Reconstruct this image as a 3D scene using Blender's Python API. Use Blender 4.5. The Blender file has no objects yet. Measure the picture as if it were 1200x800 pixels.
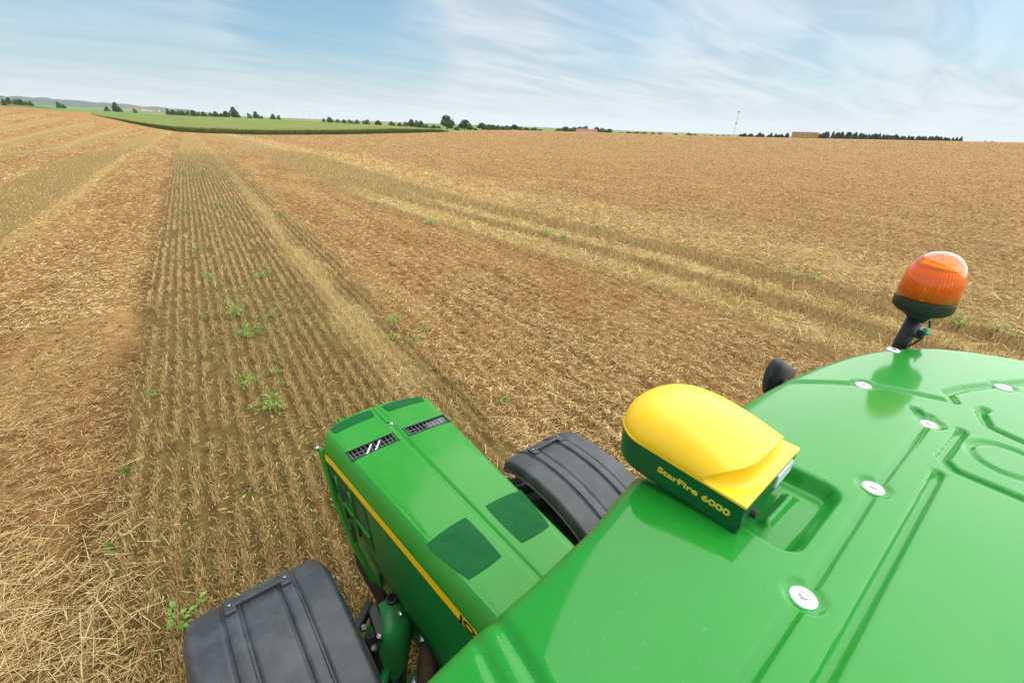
import bpy, math, random
import numpy as np
random.seed(7); rng = np.random.default_rng(11)
S = bpy.context.scene
C = S.collection
R = math.radians

# ------------------------------------------------------------------ camera, sky, sun, exposure
CAM = np.array([-0.8, 0.0, 3.45])
YAW, PITCH, ROLL, FPX = 40.0, 25.3, 2.1, 533.0          # heading right of the tractor, down, tilt; focal length for 1200 px
_y, _p, _r = R(YAW), R(PITCH), R(ROLL)
FW = np.array([math.sin(_y)*math.cos(_p), math.cos(_y)*math.cos(_p), -math.sin(_p)])
RT0 = np.array([math.cos(_y), -math.sin(_y), 0.0]); UP0 = np.cross(RT0, FW)
RT = RT0*math.cos(_r) + UP0*math.sin(_r); UP = -RT0*math.sin(_r) + UP0*math.cos(_r)
from mathutils import Matrix, Vector
cd = bpy.data.cameras.new('camera'); cam = bpy.data.objects.new('camera', cd); C.objects.link(cam)
M4 = Matrix(((RT[0], UP[0], -FW[0], CAM[0]), (RT[1], UP[1], -FW[1], CAM[1]), (RT[2], UP[2], -FW[2], CAM[2]), (0, 0, 0, 1)))
cam.matrix_world = M4
cd.sensor_width = 36; cd.lens = 36*FPX/1200; cd.clip_start = 0.02; cd.clip_end = 30000
S.camera = cam

SUN_EL, SUN_AZ = 56.0, 112.0                              # azimuth measured clockwise from +Y
S.view_settings.view_transform = 'Standard'; S.view_settings.look = 'None'
S.view_settings.exposure = 0.46; S.view_settings.gamma = 1.0; S.view_settings.use_curve_mapping = False
W = bpy.data.worlds.new('World'); S.world = W; W.use_nodes = True
nt = W.node_tree; nt.nodes.clear()
def wn(t, **k):
    n = nt.nodes.new(t)
    for a, b in k.items(): setattr(n, a, b)
    return n
out = wn('ShaderNodeOutputWorld'); bg = wn('ShaderNodeBackground'); bg.inputs['Strength'].default_value = 0.1
sky = wn('ShaderNodeTexSky', sky_type='NISHITA', sun_disc=False, sun_elevation=R(SUN_EL), sun_rotation=R(SUN_AZ))
sky.air_density = 1.0; sky.dust_density = 1.6; sky.ozone_density = 1.3
tc = wn('ShaderNodeTexCoord'); sep = wn('ShaderNodeSeparateXYZ'); nt.links.new(tc.outputs['Generated'], sep.inputs[0])
def wm(op, a, b=None, clamp=False):
    n = wn('ShaderNodeMath', operation=op, use_clamp=clamp)
    for i, v in enumerate((a, b)):
        if v is None: continue
        if isinstance(v, (int, float)): n.inputs[i].default_value = v
        else: nt.links.new(v, n.inputs[i])
    return n.outputs[0]
zz = wm('ADD', wm('MAXIMUM', sep.outputs[2], 0.0), 0.10)
cx = wm('DIVIDE', sep.outputs[0], zz); cy = wm('DIVIDE', sep.outputs[1], zz)
cmb = wn('ShaderNodeCombineXYZ'); nt.links.new(cx, cmb.inputs[0]); nt.links.new(cy, cmb.inputs[1])
mp = wn('ShaderNodeMapping'); mp.inputs['Rotation'].default_value = (0, 0, R(100)); mp.inputs['Scale'].default_value = (0.34, 1.2, 1); mp.inputs['Location'].default_value = (0.35, 1.9, 0)
nt.links.new(cmb.outputs[0], mp.inputs[0])
n1 = wn('ShaderNodeTexNoise'); n1.inputs['Scale'].default_value = 0.85; n1.inputs['Detail'].default_value = 9; n1.inputs['Roughness'].default_value = 0.56; n1.inputs['Distortion'].default_value = 0.5
nt.links.new(mp.outputs[0], n1.inputs['Vector'])
n2 = wn('ShaderNodeTexNoise'); n2.inputs['Scale'].default_value = 2.2; n2.inputs['Detail'].default_value = 8; n2.inputs['Roughness'].default_value = 0.6; n2.inputs['Distortion'].default_value = 0.8
nt.links.new(mp.outputs[0], n2.inputs['Vector'])
rp = wn('ShaderNodeValToRGB'); rp.color_ramp.elements[0].position = 0.34; rp.color_ramp.elements[1].position = 0.54
nt.links.new(n1.outputs['Fac'], rp.inputs[0])
rp2 = wn('ShaderNodeValToRGB'); rp2.color_ramp.elements[0].position = 0.34; rp2.color_ramp.elements[1].position = 0.62
rp2.color_ramp.elements[0].color = (0.40, 0.40, 0.40, 1)
nt.links.new(n2.outputs['Fac'], rp2.inputs[0])
mask = wm('MULTIPLY', rp.outputs[0], rp2.outputs[0])
mask = wm('MULTIPLY', mask, 0.95)
# where the veil is open: directions in the sky with thin or no cloud
gaps = None
for px_, py_, rad_, amt_ in ((370, 5, 8, .8), (450, 45, 5, .5), (480, 66, 3.5, .6), (-60, 75, 18, .55), (720, 22, 5, .35), (1195, 0, 4, .35), (990, 84, 4, .22)):
    d_ = FW + RT*(px_-600)/FPX - UP*(py_-400)/FPX; d_ = d_/np.linalg.norm(d_)
    dp = wn('ShaderNodeVectorMath', operation='DOT_PRODUCT'); wv_ = wn('ShaderNodeVectorMath', operation='ADD')
    wob = wn('ShaderNodeVectorMath', operation='SCALE'); wob.inputs['Scale'].default_value = 0.16; nt.links.new(n2.outputs['Color'], wob.inputs[0])
    nt.links.new(tc.outputs['Generated'], wv_.inputs[0]); nt.links.new(wob.outputs[0], wv_.inputs[1])
    nv_ = wn('ShaderNodeVectorMath', operation='NORMALIZE'); sb_ = wn('ShaderNodeVectorMath', operation='SUBTRACT'); sb_.inputs[1].default_value = (.08, .08, .08)
    nt.links.new(wv_.outputs[0], sb_.inputs[0]); nt.links.new(sb_.outputs[0], nv_.inputs[0])
    nt.links.new(nv_.outputs[0], dp.inputs[0]); dp.inputs[1].default_value = tuple(d_)
    mr_ = wn('ShaderNodeMapRange', interpolation_type='SMOOTHSTEP'); mr_.inputs['From Min'].default_value = math.cos(R(rad_*1.6)); mr_.inputs['From Max'].default_value = math.cos(R(rad_*.35))
    mr_.inputs['To Min'].default_value = 0; mr_.inputs['To Max'].default_value = amt_; nt.links.new(dp.outputs['Value'], mr_.inputs['Value'])
    gaps = mr_.outputs[0] if gaps is None else wm('MAXIMUM', gaps, mr_.outputs[0])
mask = wm('ADD', wm('MULTIPLY', mask, 0.36), 0.63)
mask = wm('MULTIPLY', mask, wm('SUBTRACT', 1.0, wm('MULTIPLY', wm('MAXIMUM', sep.outputs[2], 0.0), 0.35)))
mask = wm('MULTIPLY', mask, wm('SUBTRACT', 1.0, gaps))
hz = wm('POWER', wm('SUBTRACT', 1.0, wm('MAXIMUM', sep.outputs[2], 0.0), True), 11.0)      # milky veil low over the horizon
mask = wm('MAXIMUM', mask, wm('MULTIPLY', hz, 0.8))
rpc = wn('ShaderNodeValToRGB')                              # thin cloud whiter, thick cloud greyer
rpc.color_ramp.elements[0].position = 0.40; rpc.color_ramp.elements[1].position = 0.60; rpc.color_ramp.elements[0].color = (6.3, 6.45, 6.7, 1); rpc.color_ramp.elements[1].color = (3.9, 4.7, 5.4, 1)
nt.links.new(n2.outputs['Fac'], rpc.inputs[0])
tint = wn('ShaderNodeMixRGB', blend_type='MULTIPLY'); tint.inputs[0].default_value = 1; tint.inputs[2].default_value = (0.48, 0.88, 1.02, 1)
nt.links.new(sky.outputs[0], tint.inputs[1])
mix = wn('ShaderNodeMixRGB'); nt.links.new(mask, mix.inputs[0]); nt.links.new(tint.outputs[0], mix.inputs[1]); nt.links.new(rpc.outputs[0], mix.inputs[2])
hw = wn('ShaderNodeMixRGB'); nt.links.new(wm('MULTIPLY', wm('POWER', wm('SUBTRACT', 1.0, wm('MAXIMUM', sep.outputs[2], 0.0), True), 14.0), 0.85), hw.inputs[0])
nt.links.new(mix.outputs[0], hw.inputs[1]); hw.inputs[2].default_value = (6.5, 6.9, 7.15, 1)
dk = wn('ShaderNodeMixRGB', blend_type='DARKEN'); dk.inputs[0].default_value = 1; dk.inputs[2].default_value = (6.6, 6.95, 7.2, 1)
nt.links.new(hw.outputs[0], dk.inputs[1]); nt.links.new(dk.outputs[0], bg.inputs['Color']); nt.links.new(bg.outputs[0], out.inputs['Surface'])

sl = bpy.data.lights.new('sun', 'SUN'); sl.energy = 4.4; sl.angle = R(112); sl.color = (1.0, 0.95, 0.87)
so = bpy.data.objects.new('sun', sl); C.objects.link(so)
sd = Vector((math.sin(R(SUN_AZ))*math.cos(R(SUN_EL)), math.cos(R(SUN_AZ))*math.cos(R(SUN_EL)), math.sin(R(SUN_EL))))
so.rotation_euler = (-sd).to_track_quat('-Z', 'Y').to_euler()

# ------------------------------------------------------------------ helpers
def ray(px, py):
    return FW + RT*(px-600)/FPX - UP*(py-400)/FPX
def at(px, py, z):                                        # where a sight line meets height z
    d = ray(px, py); return CAM + d*((z-CAM[2])/d[2])
def azim(px, py=None):                                    # compass direction (deg from +Y) of a sight line near the horizon
    if py is None: py = 148+(px-609)*0.0367
    d = ray(px, py); return math.atan2(d[0], d[1]), d[2]/math.hypot(d[0], d[1])
def tag(o, label=None, cat=None, group=None, kind=None):
    for k, v in (('label', label), ('category', cat), ('group', group), ('kind', kind)):
        if v: o[k] = v
    return o
def empty(name, loc, rz=0):
    o = bpy.data.objects.new(name, None); C.objects.link(o); o.location = loc; o.rotation_euler = (0, 0, rz); o.empty_display_size = 0.1
    return o
def mesh(name, V, Fs, mat, parent=None, smooth=False, attrs=None, loc=None):
    me = bpy.data.meshes.new(name)
    if isinstance(Fs, np.ndarray):
        V = np.asarray(V, dtype=np.float32); nv, nf, k = len(V), len(Fs), Fs.shape[1]
        me.vertices.add(nv); me.vertices.foreach_set('co', V.ravel())
        me.loops.add(nf*k); me.loops.foreach_set('vertex_index', Fs.astype(np.int32).ravel())
        me.polygons.add(nf); me.polygons.foreach_set('loop_start', np.arange(0, nf*k, k, dtype=np.int32))
        me.polygons.foreach_set('loop_total', np.full(nf, k, dtype=np.int32))
        me.update(calc_edges=True)
    else:
        me.from_pydata([tuple(map(float, v)) for v in V], [], [tuple(int(i) for i in f) for f in Fs])
    if smooth: me.polygons.foreach_set('use_smooth', np.ones(len(me.polygons), dtype=bool))
    for an, av in (attrs or {}).items():
        dom = 'POINT' if len(av) == len(me.vertices) else 'FACE'
        a = me.attributes.new(an, 'FLOAT', dom); a.data.foreach_set('value', np.asarray(av, dtype=np.float32))
    me.materials.append(mat)
    o = bpy.data.objects.new(name, me); C.objects.link(o)
    if parent is not None: o.parent = parent
    if loc is not None: o.location = loc
    return o
def bevel(o, w, seg=2, ang=40):
    m = o.modifiers.new('bevel', 'BEVEL'); m.width = w; m.segments = seg; m.limit_method = 'ANGLE'; m.angle_limit = R(ang)
    return o
def shade(o, on=True):
    o.data.polygons.foreach_set('use_smooth', np.full(len(o.data.polygons), on)); return o
class MB:
    def __init__(s): s.V = []; s.F = []
    def add(s, V, F):
        b = len(s.V); s.V += [tuple(v) for v in V]; s.F += [tuple(i+b for i in f) for f in F]; return s
    def box(s, c, d, M=None):
        V = [(x*d[0]/2, y*d[1]/2, z*d[2]/2) for x in (-1, 1) for y in (-1, 1) for z in (-1, 1)]
        if M is not None: V = [tuple(M @ Vector(v)) for v in V]
        V = [(v[0]+c[0], v[1]+c[1], v[2]+c[2]) for v in V]
        return s.add(V, [(0, 1, 3, 2), (4, 6, 7, 5), (0, 4, 5, 1), (2, 3, 7, 6), (0, 2, 6, 4), (1, 5, 7, 3)])
    def bar(s, a, b, w, h, up=(0, 0, 1)):                 # rectangular bar from a to b
        a, b = Vector(a), Vector(b); d = (b-a); L = d.length; d.normalize(); u = Vector(up)
        x = d.cross(u)
        if x.length < 1e-4: x = d.cross(Vector((1, 0, 0)))
        x.normalize(); z = x.cross(d)
        M = Matrix((x, d, z)).transposed(); return s.box((a+b)/2, (w, L, h), M)
    def tube(s, pts, r, n=10, cap=True):
        P = [Vector(p) for p in pts]; rs = r if isinstance(r, (list, tuple)) else [r]*len(P); V = []; F = []
        prev = None
        for i, p in enumerate(P):
            t = (P[min(i+1, len(P)-1)]-P[max(i-1, 0)])
            if t.length < 1e-9: t = Vector((0, 0, 1))
            t.normalize()
            if prev is None:
                a = t.cross(Vector((0, 0, 1)))
                if a.length < 1e-3: a = t.cross(Vector((1, 0, 0)))
            else: a = prev - t*prev.dot(t)
            a.normalize(); prev = a; b = t.cross(a)
            for k in range(n):
                q = 2*math.pi*k/n; V.append(p + a*rs[i]*math.cos(q) + b*rs[i]*math.sin(q))
        for i in range(len(P)-1):
            for k in range(n): F.append((i*n+k, i*n+(k+1) % n, (i+1)*n+(k+1) % n, (i+1)*n+k))
        if cap: F.append(tuple(range(n-1, -1, -1))); F.append(tuple((len(P)-1)*n+k for k in range(n)))
        return s.add(V, F)
    def lathe(s, prof, c, axis=(0, 0, 1), n=32):          # profile of (radius, height)
        ax = Vector(axis).normalized(); x = ax.orthogonal().normalized(); y = ax.cross(x); V = []; F = []
        for r_, h in prof:
            for k in range(n):
                q = 2*math.pi*k/n; V.append(Vector(c) + ax*h + (x*math.cos(q)+y*math.sin(q))*r_)
        for i in range(len(prof)-1):
            for k in range(n): F.append((i*n+k, i*n+(k+1) % n, (i+1)*n+(k+1) % n, (i+1)*n+k))
        F.append(tuple(range(n-1, -1, -1))); F.append(tuple((len(prof)-1)*n+k for k in range(n)))
        return s.add(V, F)
    def build(s, name, mat, parent=None, smooth=False, loc=None):
        return mesh(name, s.V, s.F, mat, parent, smooth, loc=loc)
def gridmesh(name, P, mat, parent=None, smooth=True, closed=False, skip=None, flip=False):
    P = np.asarray(P, dtype=np.float32); n, m = P.shape[:2]
    I = np.arange(n*m).reshape(n, m)
    if closed: I = np.concatenate([I, I[:, :1]], axis=1)
    F = np.stack([I[:-1, :-1], I[:-1, 1:], I[1:, 1:], I[1:, :-1]], axis=-1)
    if skip is not None: F = F[~skip]
    F = F.reshape(-1, 4)
    if flip: F = F[:, ::-1]
    return mesh(name, P.reshape(-1, 3), F, mat, parent, smooth)

def mat(name, col, rough=0.5, **k):
    m = bpy.data.materials.new(name); m.use_nodes = True; b = m.node_tree.nodes['Principled BSDF']
    b.inputs['Base Color'].default_value = (*col, 1); b.inputs['Roughness'].default_value = rough
    for kk, v in k.items(): b.inputs[kk.replace('_', ' ')].default_value = v
    return m
def noisy(m, col2, scale, lo=0.4, hi=0.7, bump=0.0, bscale=None, detail=6, rough2=None, stretch=None):
    """blend a second base colour through noise, and an optional fine bump"""
    t = m.node_tree; b = t.nodes['Principled BSDF']; N = t.nodes.new; L = t.links.new
    tcn = N('ShaderNodeTexCoord'); vec = tcn.outputs['Object']
    if stretch:
        mpn = N('ShaderNodeMapping'); mpn.inputs['Scale'].default_value = stretch; L(vec, mpn.inputs[0]); vec = mpn.outputs[0]
    nz = N('ShaderNodeTexNoise'); nz.inputs['Scale'].default_value = scale; nz.inputs['Detail'].default_value = detail; nz.inputs['Roughness'].default_value = 0.6
    L(vec, nz.inputs['Vector'])
    r = N('ShaderNodeValToRGB'); r.color_ramp.elements[0].position = lo; r.color_ramp.elements[1].position = hi
    r.color_ramp.elements[0].color = b.inputs['Base Color'].default_value; r.color_ramp.elements[1].color = (*col2, 1)
    L(nz.outputs['Fac'], r.inputs[0]); L(r.outputs[0], b.inputs['Base Color'])
    if rough2 is not None:
        mr = N('ShaderNodeMapRange'); mr.inputs['From Min'].default_value = lo; mr.inputs['From Max'].default_value = hi
        mr.inputs['To Min'].default_value = b.inputs['Roughness'].default_value; mr.inputs['To Max'].default_value = rough2
        L(nz.outputs['Fac'], mr.inputs['Value']); L(mr.outputs[0], b.inputs['Roughness'])
    if bump:
        nb = N('ShaderNodeTexNoise'); nb.inputs['Scale'].default_value = bscale or scale*3; nb.inputs['Detail'].default_value = 5
        L(vec, nb.inputs['Vector'])
        bp = N('ShaderNodeBump'); bp.inputs['Strength'].default_value = bump; bp.inputs['Distance'].default_value = 0.01
        L(nb.outputs['Fac'], bp.inputs['Height']); L(bp.outputs[0], b.inputs['Normal'])
    return m
def ramp_by_attr(m, attr, stops, extra_noise=None):
    t = m.node_tree; b = t.nodes['Principled BSDF']; N = t.nodes.new; L = t.links.new
    a = N('ShaderNodeAttribute'); a.attribute_name = attr
    r = N('ShaderNodeValToRGB'); cr = r.color_ramp
    while len(cr.elements) < len(stops): cr.elements.new(0.5)
    for e, (p_, c_) in zip(cr.elements, stops): e.position = p_; e.color = (*c_, 1)
    L(a.outputs['Fac'], r.inputs[0]); L(r.outputs[0], b.inputs['Base Color'])
    return m

def vn(x, y, seed=0):
    x = np.asarray(x, dtype=np.float64); y = np.asarray(y, dtype=np.float64)
    xi = np.floor(x); yi = np.floor(y); fx = x-xi; fy = y-yi
    fx = fx*fx*(3-2*fx); fy = fy*fy*(3-2*fy)
    xi = xi.astype(np.int64); yi = yi.astype(np.int64)
    def h(a, b):
        q = (a*374761393 + b*668265263 + seed*1274126177) & 0xffffffff
        q = ((q ^ (q >> 13))*1274126177) & 0xffffffff
        q = ((q ^ (q >> 15))*2246822519) & 0xffffffff
        return ((q ^ (q >> 16)) & 0xffffff)/float(0xffffff)
    return (h(xi, yi)*(1-fx)+h(xi+1, yi)*fx)*(1-fy) + (h(xi, yi+1)*(1-fx)+h(xi+1, yi+1)*fx)*fy
def fbm(x, y, seed=0, oct=4):
    s = 0; a = 0.5; f = 1.0
    for k in range(oct): s = s + a*(vn(x*f, y*f, seed+k)-0.5)*2; a *= 0.5; f *= 2.03
    return s
def sstep(a, b, x):
    t = np.clip((x-a)/(b-a), 0, 1); return t*t*(3-2*t)

# ------------------------------------------------------------------ terrain
AZ = np.array([-5.96, -2.99, -0.44, 2.07, 5.22, 12.31, 20.45, 31.39, 39.1, 48.76, 57.94, 73.55, 85.07])
RR = np.array([1, 40, 58, 85, 130, 180, 230, 300, 400, 500, 700, 900, 1500, 3000.])
ZT = np.array([[0,0,0,-.9,.19,2.06,4.03,4.37,4.4,4.6,.92,-1.08,2,16],[0,0,0,-.9,.06,1.72,3.3,3.5,3.6,3.9,-.35,-2.35,2,16],
[0,0,0,-.9,-.37,.55,1.45,1.5,2.4,3.5,-.83,-2.83,1,15],[0,0,0,-.9,-.94,-1.1,-1.3,-1.0,.7,2.5,-1.74,-3.74,0,14],
[0,0,0,-.9,-1.28,-2.1,-3.1,-3.0,-.3,2.3,-2.25,-4.25,-2,11],[0,0,0,-.9,-1.34,-2.3,-3.4,-3.4,-1.0,1.4,-3.03,-5.03,-6,2],
[0,0,0,-.9,-1.12,-1.7,-2.4,-2.6,-1.5,-.8,-4.96,-6.96,-6,2],[0,0,0,-.9,-.7,-.36,-.01,-.37,-1.72,-3.07,-6.07,-8.07,-6,2],
[0,0,0,-.6,-.26,.32,.93,1.09,.79,-.91,-2.91,-3.91,-6,2],[0,0,0,-.3,.11,.81,1.54,1.65,1.35,-.35,-2.35,-3.35,-6,2],
[0,0,0,-.1,.29,.96,1.67,1.79,1.49,-.21,-2.21,-3.21,-6,2],[0,0,0,0,.6,1.64,2.73,3.28,2.98,1.28,-.72,-1.72,-6,2],
[0,0,0,0,.83,2.28,3.79,4.55,4.25,2.55,.55,-.45,-6,2]])
_la = np.linspace(-40, 120, 321); _lr = np.linspace(0, math.log(3000), 400)
_t = np.stack([np.interp(_lr, np.log(RR), z) for z in ZT])                       # per azimuth over log r
_t = np.stack([np.interp(_la, AZ, _t[:, j]) for j in range(_t.shape[1])], axis=1)
def _blur(a, ax, n):
    k = np.ones(n)/n; pad = [(0, 0), (0, 0)]; pad[ax] = (n//2, n//2)
    return np.apply_along_axis(lambda v: np.convolve(v, k, 'valid'), ax, np.pad(a, pad, 'edge'))
for _ in range(2): _t = _blur(_blur(_t, 0, 7), 1, 7)
def zbase(x, y):
    dx, dy = np.asarray(x)-CAM[0], np.asarray(y)-CAM[1]
    r = np.clip(np.hypot(dx, dy), 1.001, 2999); a = np.degrees(np.arctan2(dx, dy))
    a = np.where(a > 150, 150, a)
    i = np.clip((np.clip(a, -39.9, 119.9)+40)/0.5, 0, 319.999); j = np.clip(np.log(r)/_lr[1], 0, 398.999)
    i0 = i.astype(int); j0 = j.astype(int); fi = i-i0; fj = j-j0
    return (_t[i0, j0]*(1-fi)+_t[i0+1, j0]*fi)*(1-fj)+(_t[i0, j0+1]*(1-fi)+_t[i0+1, j0+1]*fi)*fj
RA = R(6.1)                                              # direction of the crop rows, right of the tractor's heading
def uv(x, y):
    dx, dy = np.asarray(x)-CAM[0], np.asarray(y)-CAM[1]
    return dx*math.cos(RA)-dy*math.sin(RA), dx*math.sin(RA)+dy*math.cos(RA)
def xy(u, v):
    return CAM[0]+np.asarray(u)*math.cos(RA)+np.asarray(v)*math.sin(RA), CAM[1]-np.asarray(u)*math.sin(RA)+np.asarray(v)*math.cos(RA)
def s2shift(v): return 2.3*sstep(4, 26, v)
def zones(u, v):
    """how tilled, how strawy, how green the ground is at (u across, v along the rows)"""
    w = 0.05*fbm(v*0.9, u*0+3.1, 5, 3) + 0.12*fbm(v*0.15, u*0+9.1, 6, 2)*(np.abs(u) > 4)
    q = u + w
    S0 = sstep(-1.36, -1.30, q)*(1-sstep(2.50, 2.85, q+0.5*fbm(u*1.2, v*0.5, 8, 3)))
    sh = s2shift(v); q2 = q + sh
    S2 = sstep(8.3, 8.9, q2+0.8*fbm(u*0.7, v*0.4, 9, 3))*(1-sstep(12.9, 13.3, q2+0.5*fbm(u*.9, v*.4, 10, 3)-sh*0.4))
    S1 = sstep(-8.5, -8.1, q)*(1-sstep(-5.3, -4.9, q))
    stub = np.maximum(np.maximum(S0, S2), S1)
    # farther passes to the left
    k = (q+8.3)/-3.3
    far = ((np.floor(k) % 2) == 1)*(q < -8.3)*(0.5+0.5*sstep(0, .12, (k % 1)))*(1-sstep(130, 175, v+u))
    stub = np.maximum(stub, far*0.9)
    till = 1-stub
    straw = sstep(1.45, 1.95, q+.3*fbm(u*2, v*.6, 14, 3))*(1-sstep(1.95, 2.4, q+.3*fbm(u*2, v*.6, 15, 3)))*0.72*(1-.6*sstep(8, 45, v))*(.45+.55*sstep(3.5, 8, v))
    straw = np.maximum(straw, 0.8*sstep(8.7, 9.1, q2)*(1-sstep(9.9, 10.2, q2))*(1-sstep(20, 30, v)))
    straw = np.maximum(straw, 0.9*sstep(10.95, 11.1, q2)*(1-sstep(11.7, 11.9, q2))*(1-sstep(14, 26, v)))
    straw = np.maximum(straw, 0.55*sstep(13.2, 14.0, q2)*(1-sstep(16.5, 20, q2)))
    straw = np.maximum(straw, 0.5*sstep(-5.3, -4.9, q)*(1-sstep(-4.9, -4.3, q)))
    straw = np.maximum(straw, far*0.35*(np.sin(k*9.0) > 0.3))
    green = S0*0.32*sstep(.05, .4, fbm(u*0.5, v*0.35, 44, 3)) + S1*0.30 + far*0.5 + S2*0.25*sstep(8, 30, v) + S0*0.22*sstep(30, 70, v) + S0*0.25*(1-sstep(3, 9, v))
    return till, straw, green
def micro(u, v, r, till):
    f = 1-0.8*sstep(30, 110, r)
    cl = 0.045*fbm(u*1.6, v*1.6, 20, 3) + 0.06*np.abs(fbm(u*5.2, v*4.0, 24, 3)) + 0.032*fbm(u*15, v*13, 28, 2)
    rid = 0.016*np.sin(u*2*math.pi/0.30+2.0*fbm(u*0.5, v*0.7, 31, 2))
    cl = cl + rid*sstep(2.6, 3.2, u)
    tz = cl - 0.035 - 0.09*np.exp(-((u+1.50)/0.16)**2)*(1+0.8*fbm(v*1.3, u*0, 33, 3))
    st = 0.012*np.cos(u*2*math.pi/0.167) + 0.012*fbm(u*6, v*6, 36, 3)
    st = st + 0.03*np.exp(-((u+1.30)/0.10)**2)
    fr = 1-sstep(20, 45, r)
    return f*(tz*till) + fr*st*(1-till)
def ground_z(x, y):
    u, v = uv(x, y); r = np.hypot(u, v); t, s, g = zones(u, v)
    return zbase(x, y) + micro(u, v, r, t)

def ground_material():
    m = bpy.data.materials.new('field_soil'); m.use_nodes = True; t = m.node_tree; b = t.nodes['Principled BSDF']
    N = t.nodes.new; L = t.links.new
    b.inputs['Roughness'].default_value = 0.95; b.inputs['Specular IOR Level'].default_value = 0.15
    def A(n): a = N('ShaderNodeAttribute'); a.attribute_name = n; return a.outputs['Fac']
    def mth(op, a, c=None, clamp=False):
        n = N('ShaderNodeMath'); n.operation = op; n.use_clamp = clamp
        for i, vv in enumerate((a, c)):
            if vv is None: continue
            if isinstance(vv, (int, float)): n.inputs[i].default_value = vv
            else: L(vv, n.inputs[i])
        return n.outputs[0]
    def mix(f, c1, c2):
        n = N('ShaderNodeMixRGB')
        for i, vv in enumerate((f, c1, c2)):
            if isinstance(vv, (int, float)): n.inputs[i].default_value = vv
            elif isinstance(vv, tuple): n.inputs[i].default_value = (*vv, 1)
            else: L(vv, n.inputs[i])
        return n.outputs[0]
    def noise(vec, sc, det=5, ro=0.6):
        n = N('ShaderNodeTexNoise'); n.inputs['Scale'].default_value = sc; n.inputs['Detail'].default_value = det; n.inputs['Roughness'].default_value = ro
        L(vec, n.inputs['Vector']); return n.outputs['Fac']
    def rng_(v, a, c, o0=0.0, o1=1.0):
        n = N('ShaderNodeMapRange'); n.inputs['From Min'].default_value = a; n.inputs['From Max'].default_value = c
        n.inputs['To Min'].default_value = o0; n.inputs['To Max'].default_value = o1; L(v, n.inputs['Value']); return n.outputs[0]
    tcn = N('ShaderNodeTexCoord')
    mpn = N('ShaderNodeMapping'); mpn.inputs['Rotation'].default_value = (0, 0, RA); L(tcn.outputs['Object'], mpn.inputs[0]); P = mpn.outputs[0]
    mps = N('ShaderNodeMapping'); mps.inputs['Scale'].default_value = (1, 0.18, 1); L(P, mps.inputs[0]); PS = mps.outputs[0]   # stretched along the rows
    till, straw, green = A('till'), A('straw'), A('green')
    nb_, nm, nf, nl = noise(P, 0.35, 4), noise(P, 5, 6), noise(P, 45, 4, 0.7), noise(PS, 0.9, 5)
    soil = mix(rng_(nm, 0.3, 0.7), (0.150, 0.070, 0.020), (0.36, 0.185, 0.060))
    soil = mix(mth('MULTIPLY', rng_(nl, 0.42, 0.68), 0.5), soil, (0.49, 0.32, 0.120))
    vor = N('ShaderNodeTexVoronoi'); vor.inputs['Scale'].default_value = 22; L(P, vor.inputs['Vector'])
    fleck = mth('MULTIPLY', rng_(nf, 0.52, 0.62), rng_(nm, 0.40, 0.60))
    fleck = mth('MULTIPLY', fleck, rng_(nb_, 0.30, 0.65, 0.35, 0.95))
    soil = mix(fleck, soil, (0.60, 0.44, 0.190))
    wv = N('ShaderNodeTexWave'); wv.inputs['Scale'].default_value = 1/0.167*0.3183*math.pi/ math.pi*math.pi/ math.pi
    wv.inputs['Scale'].default_value = 2*math.pi/0.167/20; wv.inputs['Distortion'].default_value = 0.5; wv.inputs['Detail'].default_value = 2; L(P, wv.inputs['Vector'])
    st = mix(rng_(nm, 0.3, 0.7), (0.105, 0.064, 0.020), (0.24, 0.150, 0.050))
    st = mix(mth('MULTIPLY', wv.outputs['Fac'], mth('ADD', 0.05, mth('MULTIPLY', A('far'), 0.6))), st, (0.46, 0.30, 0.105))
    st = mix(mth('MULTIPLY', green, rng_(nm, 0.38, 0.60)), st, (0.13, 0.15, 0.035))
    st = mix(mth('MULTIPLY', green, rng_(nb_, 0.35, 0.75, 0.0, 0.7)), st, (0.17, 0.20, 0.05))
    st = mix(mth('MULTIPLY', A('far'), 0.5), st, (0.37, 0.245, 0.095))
    soil = mix(mth('MULTIPLY', A('furrow_shade'), rng_(nm, 0.30, 0.55)), soil, (0.105, 0.054, 0.019))  # shade among the furrow crumbs, painted into the soil colour
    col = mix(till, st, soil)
    col = mix(mth('MULTIPLY', straw, rng_(nf, 0.30, 0.60, 0.35, 1.0)), col, (0.58, 0.42, 0.170))
    crop = A('crop')
    col = mix(crop, col, (0.11, 0.20, 0.035))
    L(col, b.inputs['Base Color'])
    bp = N('ShaderNodeBump'); bp.inputs['Strength'].default_value = 1.0; bp.inputs['Distance'].default_value = 0.045
    L(mth('ADD', nf, mth('MULTIPLY', nm, 1.5)), bp.inputs['Height']); L(bp.outputs[0], b.inputs['Normal'])
    return m
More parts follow.
